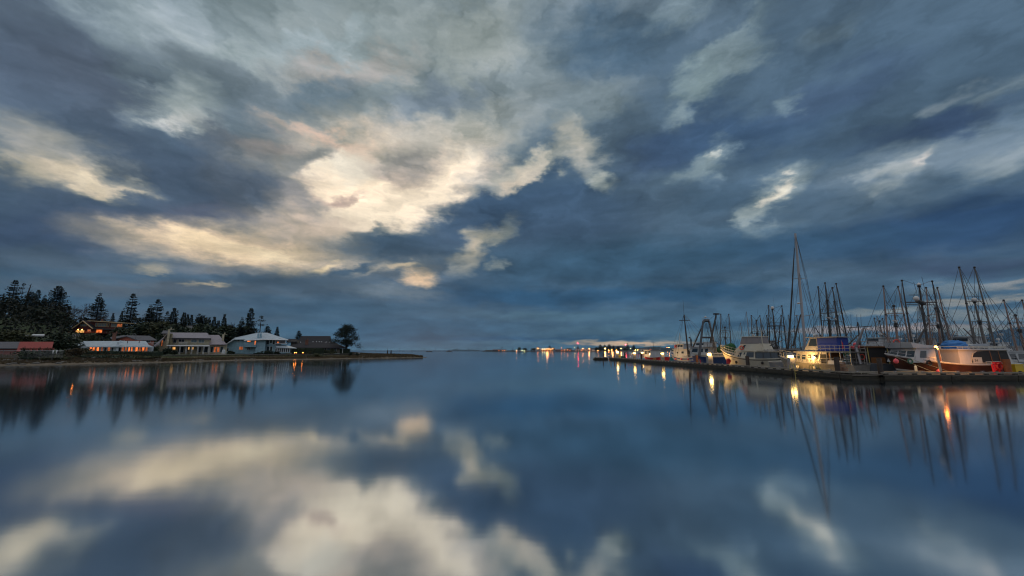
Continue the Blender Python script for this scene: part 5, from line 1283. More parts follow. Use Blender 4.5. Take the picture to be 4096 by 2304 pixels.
b.cabin(-1.2, 3.4, 3.6, 1.6, 3.1, 'white', 'white', .3, 0, [(.1, .25), (.35, .5), (.62, .9)], 4, ov=.3); b.cabin(.2, 2.6, 2.8, 3.18, 3.9, 'white', 'white', .3, 0, [(.12, .4), (.5, .88)], 3, name='flying_bridge')
nb = MB(); r_ = random.Random(4)
for k in range(9): nb.ball((-3.2 + r_.uniform(-.9, .9), .2 + r_.uniform(-1, 1), 2.0 + r_.uniform(0, 1.2)), r_.uniform(.4, .75), 9, 6)
nb.build('net_heap', M['net'], b.r); MB().tube([(-4.9, -2.0, 2.0), (-4.9, 2.2, 2.1), (-1.0, 2.3, 2.0)], .14, 6).build('stern_roller', M['fender'], b.r)
w_ = [(bt, b.P(2826, 1288, Yg)), (bt, b.P(2890, 1420, 62)), (bt, b.P(2878, 1425, 62)), (tl, b.P(2750, 1420, 72)), (tl, b.P(2760, 1425, 70))]
for k in range(9): w_.append((b.P(2820 + (k % 4) * 6, 1290, Yg), b.P(2812 + k * 5.5, 1400, Yg)))
for k in range(6): w_.append((b.P(2862, 1262 + k * 5, Yg - 1), b.P(2856 + k * 6, 1395, Yg - 1)))
b.wires(w_, .022)
# --- cream motor yacht
b = Boat('motor_yacht', 'cream motor yacht with enclosed flybridge and large aft windows', 'yacht', 34.5, 57.0, R(119), 9.6, 3.6, 2.7, 1.4, 1.6, [(0, .10, 'hullbrown'), (.10, .86, 'offwhite'), (.86, .93, 'hullblack'), (.93, 1, 'offwhite')], ts=.95, full=2.6, rub='offwhite', rake=1.2)
b.cabin(-4.4, -1.2, 3.3, 1.3, 2.35, 'hullblack', 'offwhite', 0, .30, [(.03, .30), (.34, .62), (.66, .96)], 0, name='aft_saloon', wz=(.12, .94), pane='bglass', rear=2, ov=.12)
b.cabin(-1.2, 2.3, 3.1, 1.3, 2.45, 'offwhite', 'offwhite', .8, 0, [(.08, .42, .28, .9), (.50, .56, .6, .86), (.66, .80, .30, .85)], 3, name='saloon', wz=(.4, .9), ov=.1)
b.cabin(-2.2, 1.8, 2.7, 2.53, 3.45, 'offwhite', 'offwhite', .9, .3, [(.70, .80, .35, .9)], 0, name='bridge_coaming', ov=0)
b.cabin(-1.7, 1.0, 2.5, 3.5, 4.45, 'vinyl', 'offwhite', .3, .1, [(.04, .30, .08, .92, 'vinyl'), (.36, .64, .08, .92, 'vinyl'), (.70, .96, .08, .92, 'vinyl')], 3, name='canvas_enclosure', ov=.12, pane='vinyl')
b.ring((.7, 1.42, 2.95), 'Y'); b.mast(-2.0, 1.0, 2.4, 5.6, .07, 'offwhite'); b.radar((-.3, 0, 4.55), 1.0); b.rail(.60, .995, .75, 'offwhite', n=10, r=.022); b.deckrail(-4.2, -2.4, 2.9, 2.43, .3, 'alum', 4)
for x in (-2.2, -.2, 1.4): MB().ball((x, 1.85, .9), .17, 8, 6, 1, 1, 1.3).build('fender', M['tyre'], b.r)
b.spar((-2.2, -.4, 3.2), (-3.8, -.8, 4.0), .06, 'black'); b.wires([((-2.0, 1.0, 5.6), (-4.3, 1.2, 1.9)), ((-2.0, 1.0, 5.6), (2.4, 0, 2.6))], .014)
# --- aluminium boat with the blue canvas bridge
b = Boat('workboat', 'bare aluminium pilothouse boat with blue canvas bridge enclosure lit by the lantern', 'boat', 33.8, 44.2, R(113), 8.2, 3.0, 1.95, 1.15, 1.1, [(0, 1, 'metal')], ts=.97, full=2.8, rub='metal', rake=.6)
b.cabin(-1.7, 1.6, 2.6, 1.0, 2.38, 'metal', 'metal', .3, 0, [(.02, .20, .1, .85, 'inshade'), (.28, .42, .50, .82), (.50, .60, .55, .82, 'lityel'), (.68, .80, .45, .80), (.86, .95, .5, .82)], 2, ov=.25, tw=.95)
MB().b2(-4.0, -1.95, -1.5, 1.5, 2.38, 2.45).build('aft_roof', M['metal'], b.r)
for sd in (-1, 1):
    for x in (-3.9, -3.0, -2.1): MB().tube([(x, sd * 1.36, 1.0), (x, sd * 1.36, 2.38)], .045, 6).build('roof_post', M['metal'], b.r)
MB().b2(-1.95, -1.85, -1.2, 1.2, 1.0, 2.3).build('bulkhead', M['woodcab'], b.r)
b.cabin(-2.6, .7, 2.0, 2.48, 3.95, 'metal', 'metal', .8, 0, [], 0, name='upper_bridge', ov=.32, tw=.96)
b.cabin(-2.66, -.75, 2.05, 2.52, 3.93, 'canvasblue', 'metal', .05, 0, [], 0, name='canvas_screen', ov=.0, tw=.96)
b.cabin(-.70, .15, 2.03, 3.05, 3.85, 'bglass', 'metal', .3, 0, [], 0, name='bridge_glass', ov=.02, tw=.97)
b.deckrail(-3.9, -.8, 2.7, 2.47, .6, 'metal', 7, .02); b.rail(.48, .99, .7, 'metal', n=9, r=.024); b.rail(.05, .42, .6, 'metal', n=6, r=.024)
b.mast(-1.0, .3, 4.05, 5.3, .05, 'metal', cross=((.9, .4),)); b.radar((-.5, .4, 4.05)); b.dome((.1, -.3, 4.25), .2)
MB().tube([(-3.8, -.4, 1.2), (-3.6, -.4, 2.9), (-4.6, -.2, 4.9)], [.14, .14, .09], 7).build('deck_crane', M['alum'], b.r)
MB().b2(-3.2, -1.9, 1.32, 1.55, 1.15, 1.55).build('cooler_box', M['white'], b.r)
MB().tube([(-.7, 1.4, 1.0), (-1.1, 1.4, 2.4)], .03, 5).tube([(-.4, 1.4, 1.0), (-.8, 1.4, 2.4)], .03, 5).build('boarding_ladder', M['metal'], b.r)
for x in (-2.6, -.6, 1.2): MB().ball((x, 1.55, .75), .15, 8, 6, 1, 1, 1.3).build('fender', M['fender'], b.r)
# --- open aluminium skiff style boat with wooden shelter
b = Boat('workboat', 'grey aluminium work boat with open wooden wheelhouse and folding bow ramp', 'boat', 39.2, 42.6, R(176), 6.6, 2.9, 1.35, 1.15, 1.15, [(0, .35, 'hullblack'), (.35, 1, 'hullgrey')], ts=1, full=5, rub='alum')
b.cabin(-1.7, 1.9, 2.4, 1.1, 2.9, 'inshade', 'woodcab', 0, .3, [(.55, .95, .05, .42, 'woodcab')], 0, name='wheelhouse', ov=.3, roof_t=.1)  # closed dark body, its colour stands for shade inside the open wheelhouse
for k, x in enumerate((-1.75, -.6, .0, 1.95)):
    for sd in (-1, 1): MB().tube([(x, sd * 1.26, 1.1), (x + (.25 if k == 0 else 0), sd * 1.18, 2.9)], .045, 5).build('cabin_post', M['ladder' if k else 'woodcab'], b.r)
MB().add([(3.3, -.9, .6), (4.4, -.9, 1.0), (4.4, .9, 1.0), (3.3, .9, .6), (3.3, -.9, .7), (4.4, -.9, 1.1), (4.4, .9, 1.1), (3.3, .9, .7)], [(0, 1, 2, 3), (7, 6, 5, 4), (0, 4, 5, 1), (1, 5, 6, 2), (2, 6, 7, 3), (3, 7, 4, 0)]).build('bow_ramp', M['alum'], b.r)
b.deckrail(-1.6, 1.9, 2.3, 3.0, .55, 'alum', 5); b.ring((2.6, 1.2, 1.9), 'Y'); b.ring((-1.0, 1.2, 3.4), 'Y', 'ring', .3)
p0_ = W2(b, (0, 0, 3.05))
for (px, py, lab) in ((3411, 1390, 'pink round buoy on the wooden wheelhouse roof, the lower of the bunch'), (3421, 1379, 'pink round buoy on top of the buoy bunch over the wheelhouse'), (3432, 1386, 'pink round buoy on the wheelhouse roof beside the tied bunch')):
    p = at(px, py, 42.4); tag(MB().ball((0, 0, 0), .2 if px != 3421 else .22, 12, 8, 1, 1, 1.1).build('buoy', M['buoy'], loc=p), lab, 'buoy')
mt = b.P(3431, 1288, 43); mb_ = b.P(3440, 1378, 43); b.mast(mb_.x, mb_.y, 2.9, 0, .09, top=mt, cross=((.8, 1.7),))
for px in (3405, 3429, 3445): q0 = b.P(px, 1305, 43); q1 = b.P(px - 2, 1258, 43); b.spar(q0, q1, .02, name='antenna')
b.wires([(mt, b.P(3404, 1375, 43)), (mt, b.P(3470, 1375, 43)), (b.P(3404, 1306, 43), b.P(3404, 1375, 43)), (b.P(3458, 1306, 43), b.P(3472, 1375, 43)), (b.P(3462, 1306, 43), b.P(3520, 1390, 43))])
b.spar(b.P(3404, 1378, 43), b.P(3404, 1305, 43), .05); b.spar(b.P(3473, 1378, 43), b.P(3459, 1306, 43), .05); b.spar(b.P(3398, 1374, 43), b.P(3433, 1340, 43), .07)
fl = MB(); fl.tube([(0, 0, 0), (0, 0, 1.3)], .02, 5); p = at(3371, 1410, 41.5); fr_ = empty('flag', p, 0, 'small red and white flag hanging limp above the crates', 'flag'); fl.build('flagpole', M['alum'], fr_)
MB().add([(0, 0, 1.25), (.16, .02, 1.0), (.20, .05, .45), (.02, .02, .3), (.08, .04, .9)], [(0, 1, 4), (4, 1, 2, 3)]).build('cloth', M['flagred'], fr_)
# --- dark brown fishing boat along the near dock
b = Boat('fishing_boat', 'dark brown hulled fishing boat with white wheelhouse and blue tarp along the near dock', 'boat', 42.1, 39.0, R(180), 11.1, 3.6, 2.25, 1.25, 1.35, [(0, .08, 'fender'), (.08, .30, 'hullblack'), (.30, .38, 'fender'), (.38, .95, 'hullbrown'), (.95, 1, 'white')], ts=.9, full=2.4, rake=1.3)
big = b
b.cabin(1.5, 4.2, 2.7, 1.45, 2.75, 'white', 'white', .5, 0, [(.56, .80, .35, .85), (.03, .16, .1, .85, 'woodcab')], 3, ov=.1, wz=(.4, .85))
MB().prism([(1.5, 2.83), (4.1, 2.83), (4.25, 3.35), (3.0, 3.12), (1.5, 2.98)], -1.4, 1.4).build('brow', M['white'], b.r)
b.cabin(-4.9, .1, 3.2, 1.3, 2.62, 'white', 'white', 0, .35, [], 0, name='aft_shelter', ov=.22, roof_t=.12, tw=.97)
for sd in (-1, 1):
    pts = [(-4.62, 1.42), (-.9, 1.42), (-1.05, 1.9), (-1.2, 2.3), (-1.6, 2.52), (-2.4, 2.58), (-4.4, 2.58)]
    MB().prism(pts, sd * 1.585, sd * 1.61).build('opening_shade', M['inshade'], b.r)  # dark plate painted as the shaded inside, the wall behind is closed
    fr_ = MB()
    for (a, c) in zip(pts, pts[1:]): fr_.tube([(a[0], sd * 1.62, a[1]), (c[0], sd * 1.62, c[1])], .035, 5)
    fr_.build('opening_trim', M['fender'], b.r)
    for x in (-2.9, -3.7): MB().tube([(x, sd * 1.63, 1.42), (x + .1, sd * 1.6, 2.58)], .04, 5).build('shelter_post', M['woodcab'], b.r)
    MB().b2(-1.95, -1.1, sd * 1.615 - .01, sd * 1.615 + .01, 1.42, 1.95).build('shelter_panel', M['fender'], b.r)
b.deckrail(-4.6, .0, 2.9, 2.74, .22, 'fender', 9, .03)
tb = MB(); r_ = random.Random(8); n_, m_ = 16, 8
for j in range(m_ + 1):
    for i in range(n_): a = 6.283 * i / n_; e = math.pi / 2 * j / m_; w = 1 + r_.uniform(-.07, .07); tb.v.append((-1.35 + 1.05 * math.cos(a) * math.cos(e) ** .6 * w, .9 * math.sin(a) * math.cos(e) ** .6 * w, 2.76 + .78 * math.sin(e) ** .8 * w))
for j in range(m_):
    for i in range(n_): q_ = j * n_; tb.f.append((q_ + i, q_ + (i + 1) % n_, q_ + n_ + (i + 1) % n_, q_ + n_ + i)); tb.mi.append(0)
tag(tb.build('tarp_bundle', M['tarp'], loc=b.r.location), 'bulging bright blue tarp bundle on the boat shelter roof', 'tarp').rotation_euler = (0, 0, math.pi)
for o_ in [x for x in bpy.data.objects if x.name == 'tarp_bundle']:
    pass
dg = empty('dinghy', W2(b, (-3.4, 0, 2.78)), 0, 'small grey upturned inflatable dinghy beside the blue tarp', 'dinghy')
MB().tube([(-.95, -.4, .1), (-.5, -.5, .22), (.5, -.5, .26), (1.0, 0, .2), (.5, .5, .26), (-.5, .5, .22), (-.95, .4, .1)], .2, 8).build('tube', M['hullgrey'], dg); MB().prism([(-.9, .1), (-.4, .38), (.5, .42), (.95, .2)], -.42, .42).build('floor', M['fender'], dg)
b.rail(.02, .30, .28, 'fender', n=6, r=.03); b.rail(.70, .98, .34, 'alum', n=6, mid=False)
def pole2(bt, x0, y0, x1, y1, Y, py_base, r0=.10, m='spar', name='outrigger_pole', head=True, col_=None):
    """pole seen from (x0, y0) down through (x1, y1) in the picture of the reference camera, standing at depth Y, carried on to row py_base"""
    k = (py_base - y0) / (y1 - y0); T = bt.P(x0, y0, Y); Bp = bt.P(x0 + (x1 - x0) * k, py_base, Y); o = MB().tube([Bp, Bp.lerp(T, .55), T], [r0, r0 * .8, r0 * .5], 7).build(name, M[m], bt.r)
    if head:
        for f in (.58, .99): MB().ball(Bp.lerp(T, f), r0 * 1.25, 6, 4).build('pole_fitting', M['black'], o)
    return Bp, T
Yb = 39.0
p1b, p1t = pole2(b, 3607, 1119, 3645, 1360, Yb - .4, 1448, .085); p2b, p2t = pole2(b, 3728, 1122, 3775, 1360, Yb + 1.3, 1420, .085)
mb_, mt = pole2(b, 3676, 1142, 3708, 1360, Yb + .8, 1410, .13, name='mast'); MB().lathe([(.02, -.25), (.2, 0), (.02, .2)], tuple(mt + Vector((0, 0, .1))), 8).build('masthead_float', M['radome'], b.r); b.dome(b.P(3665, 1194, Yb), .24)
for (py, x0, x1, r0) in ((1209, 3620, 3748, .06), (1219, 3628, 3745, .035), (1180, 3636, 3720, .03)): MB().tube([b.P(x0, py, Yb + .5), b.P(x1, py, Yb + .7)], r0, 6).build('crosstree', M['spar'], b.r)
MB().tube([b.P(3668, 1204, Yb + .6), b.P(3698, 1215, Yb + .6)], .2, 6).build('crow_platform', M['black'], b.r)
b.spar(b.P(3652, 1396, Yb), b.P(3712, 1292, Yb), .12, name='boom'); b.spar(b.P(3655, 1128, Yb + .8), b.P(3669, 1180, Yb + .8), .018, name='antenna'); b.spar(b.P(3687, 1108, Yb + .8), b.P(3704, 1180, Yb + .8), .018, name='antenna')
w_ = [(p1t, p1b), (mt, b.P(3540, 1412, Yb)), (mt, b.P(3965, 1450, Yb)), (mt, b.P(3660, 1440, Yb - 1.4)), (mt, b.P(3770, 1440, Yb - 1.4)), (p1t, mt), (p2t, mt), (p1t, b.P(3600, 1440, Yb - 1.5)), (p2t, b.P(3830, 1440, Yb))]
for k in range(12): w_.append((b.P(3676 + k * .9, 1215 + k * 2, Yb + .6), b.P(3660 + k * 14, 1420, Yb + (k % 3) * .5)))
for k in range(6): w_.append((b.P(3728 + k * 2, 1130 + 18 * k, Yb + 1.3), b.P(3780 + k * 18, 1425, Yb + 1)))
b.wires(w_, .017)
hx = MB(); q0 = b.P(3600, 1388, Yb)
MB().torus(b.P(3717, 1452, Yb - 1.92) , .2, .075, 'Y').build('tyre_fender', M['tyre'], b.r); b.ring(b.P(3641, 1445, Yb - 1.75), 'Y', 'hullgreen', .2)
for (px, py, lab, rr) in ((3584, 1445, 'round pink buoy hanging at the bow of the dark brown boat', .20), (3754, 1487, 'pink pear-shaped buoy hanging low at the tilted lamp pole', .18)):
    p = at(px, py, Yb - 2.05); tag(MB().ball((0, 0, 0), rr, 12, 8, 1, 1, 1.15).lathe([(.05, rr * 1.1), (.03, rr * 1.5)], n=6).build('buoy', M['buoy'], loc=p), lab, 'buoy')
for (px, py, lab) in ((3663, 1475, 'white cylindrical fender hanging mid hull of the dark brown boat'),):
    tag(MB().lathe([(.05, -.3), (.11, -.2), (.11, .2), (.04, .3)], n=8).build('fender', M['fender'], loc=at(px, py, Yb - 2.0)), lab, 'fender')
MB().b2(-1.9, -1.7, -.1, .1, 1.4, 1.5).build('cleat', M['alum'], b.r)
def text_on(b, s_, p, size, m, rz=math.pi):
    cu = bpy.data.curves.new('number', 'FONT'); cu.body = s_; cu.size = size; cu.extrude = .004; t_o = bpy.data.objects.new('number_text', cu); col.objects.link(t_o); bpy.context.view_layer.update(); me = bpy.data.meshes.new_from_object(t_o.evaluated_get(bpy.context.evaluated_depsgraph_get())); bpy.data.objects.remove(t_o); me.materials.clear(); me.materials.append(M[m]); o = bpy.data.objects.new('number', me); col.objects.link(o); o.parent = b.r; o.location = p; o.rotation_euler = (math.pi / 2, 0, rz); return o
text_on(b, '24', (-1.22, 1.635, 1.55), .32, 'black')
b.wires([((5.2, .6, 2.0), (4.3, 3.2, .6)), ((-5.3, 1.4, 1.3), (-4.6, 3.2, .6)), ((4.4, .9, 1.9), (2.6, 3.1, .6))], .022, 'rope', 'mooring_line')
# dock fittings
rc = None
for (px, fn, off) in ((3300, 'd', 1.2), (3070, 'd', 1.5), (2950, 'd', 1.4), (2760, 'd', 1.2), (3460, 'l', .9), (3620, 'l', 1.0), (3880, 'l', .9)):
    p = dockpt(px, off, .5) if fn == 'd' else leg(px, off, .5)
    if rc is None:
        bb_ = MB()
        for k in range(4): bb_.torus((0, 0, .03 + k * .045), .24 - k * .02, .028, 'Z', 14, 5)
        rc = o = bb_.build('rope_coil', M['rope'], loc=p)
    else: o = rc.copy(); col.objects.link(o); o.location = p
    tag(o, 'coiled mooring rope lying on the dock planks', 'rope', 'rope coils on the docks')
rc = None
for (px, fn, off) in ((3320, 'd', .16), (3220, 'd', .16), (3120, 'd', .16), (3030, 'd', .16), (2890, 'd', .16), (2720, 'd', .16), (3430, 'l', .16), (3580, 'l', .16), (3690, 'l', .16), (3830, 'l', .16), (3930, 'l', .16)):
    p = dockpt(px, off, .72) if fn == 'd' else leg(px, off, .72)
    if rc is None: rc = o = MB().b2(-.03, .03, -.03, .03, 0, .07).tube([(-.17, 0, .08), (0, 0, .07), (.17, 0, .08)], .025, 6).build('cleat', M['alum'], loc=p)
    else: o = rc.copy(); col.objects.link(o); o.location = p
    o.rotation_euler = (0, 0, dock_ang if fn == 'd' else 0); tag(o, 'small metal mooring cleat on the bull rail of the dock', 'cleat', 'cleats along the bull rails')
# --- generic background boats
def back_boat(kind, label, px, Y, rz, L_, B, hull, cab, ztop=1.6, poles=(), mast=None, masthead='', name=None, py_deck=None, m='spar', extras='', cabh=1.8, group=None, wr=.022):
    x = X(px, Y, 1.5); b = Boat(name or ('fishing_boat' if kind == 'troller' else 'sailing_boat' if kind == 'sail' else 'motor_boat'), label, 'boat', x, Y, R(rz), L_, B, ztop * 1.35, ztop * .75, ztop * .8, [(0, .2, 'hullblack'), (.2, 1, hull)], rub='white')
    zc = ztop * .75; r_ = random.Random(int(px))
    if kind == 'sail': b.cabin(-L_ * .15, L_ * .2, B * .5, zc, zc + .55, cab, cab, .3, .1, [(.1, .45), (.55, .9)], 0, name='coachroof', ov=.02)
    else:
        b.cabin(L_ * .02, L_ * .27, B * .66, zc, zc + cabh, cab, cab, .25, 0, [(.08, .42), (.55, .92)], 3, ov=.18)
        if 'fly' in extras: b.cabin(L_ * .04, L_ * .2, B * .55, zc + cabh + .1, zc + cabh + 1.0, cab, cab, .3, 0, [(.1, .9)], 2, name='flying_bridge')
        if 'radar' in extras: b.mast(L_ * .1, 0, zc + cabh, zc + cabh + 1.5, .05, 'white'); b.radar((L_ * .1, 0, zc + cabh + 1.4), .8)
        if 'tarp' in extras: b.cabin(-L_ * .4, -L_ * .04, B * .75, zc, zc + 1.1, 'canvasblue', 'canvasblue', .3, .5, [], 0, name='tarp_cover', ov=.05, tw=.45)
        if 'reel' in extras: MB().tube([(-L_ * .3, -B * .25, zc + .9), (-L_ * .3, B * .25, zc + .9)], .6, 12).build('net_drum', M['net' if r_.random() < .5 else 'canvasgrey'], b.r)
        if 'rail' in extras: b.rail(.55, .98, .6, 'alum', mid=False)
    w_ = []; tops = []
    for (x0, y0, x1, y1) in poles:
        Bp, T = pole2(b, x0, y0, x1, y1, Y, 1425, .105, m); tops.append((Bp, T))
    if mast:
        x0, y0, x1, y1 = mast; Bp, T = pole2(b, x0, y0, x1, y1, Y, 1420, .15 if kind != 'sail' else .10, 'alum' if kind == 'sail' else m, 'mast', head=kind != 'sail')
        hw = 1.1 if kind == 'troller' else .8
        dxv = b.loc(b.r.location + Vector((hw, 0, 0)));
        for f in ((.62, .80) if kind == 'troller' else (.5,)):
            c = Bp.lerp(T, f); MB().tube([c - dxv * (1 if f < .7 else .5), c + dxv * (1 if f < .7 else .5)], .035, 5).build('crosstree', M['alum' if kind == 'sail' else m], b.r)
        if kind == 'troller':
            c = Bp.lerp(T, .62); MB().ball(c, .22, 7, 5).build('mast_lights', M['black'], b.r)
            for sx in (-.75, .75): MB().tube([c + dxv * sx, Bp + dxv * sx * 1.5], .035, 5).build('mast_strut', M[m], b.r)
            for k in range(7): w_.append((T if k % 2 else c, Vector(b.pt((k + .5) / 7.5, 1, 1 if k % 2 else -1))))
            lg = MB(); 
            for k in range(10): z_ = c.lerp(Bp, k / 10); lg.tube([z_ + dxv * (.08 + .05 * k), z_ + dxv * (-.08 + .05 * k)], .014, 4)
            lg.build('mast_ladder', M[m], b.r)
            if masthead == 'dome': b.dome(T + Vector((0, 0, .2)), .26)
            if masthead == 'radar': b.radar(c + Vector((0, 0, .2)), 1.0)
            b.spar(Bp + Vector((0, 0, .4)), Bp.lerp(T, .5) + dxv * 1.9 * (1 if px % 2 else -1), .08, m)
            a_ = T + dxv * .3; b.spar(a_ - Vector((0, 0, .6)), a_ + Vector((0, 0, 2.0)), .014, name='antenna')
        else:
            w_ += [(T, Vector(b.pt(1, 1, 1))), (T, Vector(b.pt(0, 1, 1))), (T, Vector(b.pt(.5, 1, 1))), (T, Vector(b.pt(.5, 1, -1)))]
        for (B_, T_) in tops: w_ += [(T_, T), (T_, Vector(b.pt(.2, 1, 1))), (B_.lerp(T_, .6), Bp.lerp(T, .5)), (T_, B_ + dxv * .9)]
    if kind == 'troller' and len(tops) > 1:
        for f, rr_ in ((.60, .04), (.66, .022)): MB().tube([tops[0][0].lerp(tops[0][1], f), tops[1][0].lerp(tops[1][1], f)], rr_, 5).build('crosstree', M[m], b.r)
        for (B_, T_) in tops:
            for q_ in (.25, .45, .8): w_.append((T_ if q_ > .5 else B_.lerp(T_, .8), Vector(b.pt(q_, 1, 1 if q_ > .4 else -1))))
    if w_: b.wires(w_, wr)
    return b
back_boat('troller', 'pale troller behind the blue trawler, tall poles either side of a crossed mast', 2898, 80, 95, 11, 3.6, 'white', 'white', 1.7, [(2883, 1255, 2880, 1400), (2915, 1256, 2926, 1400)], (2900, 1308, 2903, 1380), m='sparw')
back_boat('troller', 'white troller behind the motor yacht flybridge with two splayed poles', 3030, 72, 95, 11, 3.6, 'white', 'white', 1.7, [(3005, 1261, 3010, 1380), (3039, 1262, 3060, 1400)], (3026, 1281, 3032, 1380), m='sparw', extras='fly')
back_boat('troller', 'grey seiner with a white dome on its mast and four poles around it', 3098, 66, 95, 13, 4.2, 'hullgrey', 'white', 1.8, [(3074, 1221, 3079, 1395), (3127, 1222, 3146, 1390), (3067, 1261, 3073, 1390), (3125, 1261, 3112, 1385)], (3090, 1236, 3106, 1400), 'dome', extras='fly reel')
back_boat('troller', 'far white troller seen between the yacht and the sailing boat mast', 3168, 95, 90, 11, 3.6, 'white', 'white', 1.7, [(3153, 1259, 3166, 1380), (3187, 1260, 3199, 1360)], (3178, 1304, 3181, 1380), m='sparw')
back_boat('troller', 'dark green troller with four very tall poles behind the blue canvas bridge', 3322, 56, 92, 13, 4.2, 'hullgreen', 'white', 1.8, [(3272, 1145, 3290, 1345), (3344, 1132, 3386, 1345), (3300, 1129, 3312, 1270), (3329, 1148, 3362, 1345)], (3310, 1200, 3322, 1350), 'radar', extras='reel radar')
back_boat('troller', 'second troller rafted behind the blue canvas bridge with heavy crossed mast', 3345, 62, 92, 12, 4, 'white', 'white', 1.8, [], (3338, 1205, 3352, 1350), 'radar', m='sparw', extras='fly')
back_boat('troller', 'white troller behind the wooden wheelhouse boat, its orange-brown mast carrying a platform', 3576, 50, 95, 12, 4, 'white', 'white', 1.8, [(3533, 1142, 3553, 1370), (3592, 1144, 3634, 1350)], (3575, 1222, 3590, 1360), 'radar', m='sparp', extras='fly radar')
back_boat('troller', 'small far troller with dark mast just before the pole of the platform mast boat', 3520, 74, 88, 10, 3.4, 'white', 'white', 1.6, [(3497, 1271, 3512, 1370), (3530, 1273, 3545, 1370)], (3518, 1283, 3532, 1370), m='sparw')
back_boat('troller', 'grey troller behind the dark brown boat with pale brown tall poles', 3745, 52, 95, 12, 4, 'hullgrey', 'white', 1.8, [(3704, 1148, 3722, 1350), (3749, 1148, 3797, 1350)], (3742, 1232, 3762, 1360), 'radar', m='sparp', extras='fly reel')
back_boat('troller', 'troller with the two tallest spiked poles behind the blue tarp', 3950, 46, 95, 13, 4.2, 'white', 'white', 1.8, [(3836, 1066, 3895, 1360), (3897, 1066, 3974, 1360)], (3898, 1206, 3936, 1360), 'dome', m='sparw', extras='fly radar')
back_boat('troller', 'troller at the frame edge with a dark ladder-like mast and pinkish poles', 4075, 50, 95, 12, 4, 'white', 'white', 1.7, [(4014, 1199, 4058, 1360), (4088, 1199, 4120, 1330)], (4061, 1260, 4090, 1360), m='sparp', extras='radar')
back_boat('troller', 'white troller with folded low poles far behind the spiked pole boat', 3872, 70, 92, 11, 3.6, 'white', 'white', 1.7, [(3891, 1312, 3902, 1370), (3953, 1314, 3966, 1370)], (3925, 1318, 3932, 1375), m='sparw', extras='radar')
# sailing boat with the tallest mast
sb = back_boat('sail', 'sailing boat with by far the tallest silver mast and a black furled sail', 3200, 56, 100, 13, 3.9, 'white', 'white', 1.5, [], None)
Ys_ = 56.0; T = sb.P(3181, 934, Ys_); Bt = sb.P(3224, 1425, Ys_); MB().tube([Bt, Bt.lerp(T, .6), T], [.17, .16, .13], 9).build('mast', M['alum'], sb.r)
MB().tube([sb.P(3150, 1425, Ys_ + .8), sb.P(3164, 1240, Ys_ + .6), sb.P(3178, 992, Ys_)], [.13, .12, .05], 7).build('furled_sail', M['black'], sb.r)
MB().tube([sb.P(3168, 1112, Ys_ - .4), sb.P(3196, 1115, Ys_), sb.P(3228, 1112, Ys_ + .3)], .035, 5).build('spreader', M['alum'], sb.r); MB().tube([sb.P(3178, 1262, Ys_ - .4), sb.P(3212, 1265, Ys_), sb.P(3252, 1258, Ys_ + .3)], .04, 5).build('spreader', M['alum'], sb.r)
MB().ball(sb.P(3195, 1213, Ys_), .2, 8, 6, 1.4, 1, .6).build('radar', M['radome'], sb.r)
S1 = sb.P(3228, 1112, Ys_ + .3); S2 = sb.P(3252, 1258, Ys_ + .3); Q1 = sb.P(3168, 1112, Ys_ - .4); Q2 = sb.P(3178, 1262, Ys_ - .4)
sb.wires([(T, S1), (S1, S2), (S2, sb.P(3262, 1420, Ys_)), (T, sb.P(3300, 1425, Ys_ - 5)), (T.lerp(Bt, .3), S2), (T.lerp(Bt, .3), sb.P(3275, 1425, Ys_ - 3)), (T, Q1), (Q1, Q2), (Q2, sb.P(3180, 1420, Ys_)), (T.lerp(Bt, .37), Q2), (T, sb.P(3290, 1420, Ys_ - 4))], .022)
sb.spar(sb.P(3172, 1385, 52), sb.P(3203, 1258, 52), .13, 'black', 'derrick')
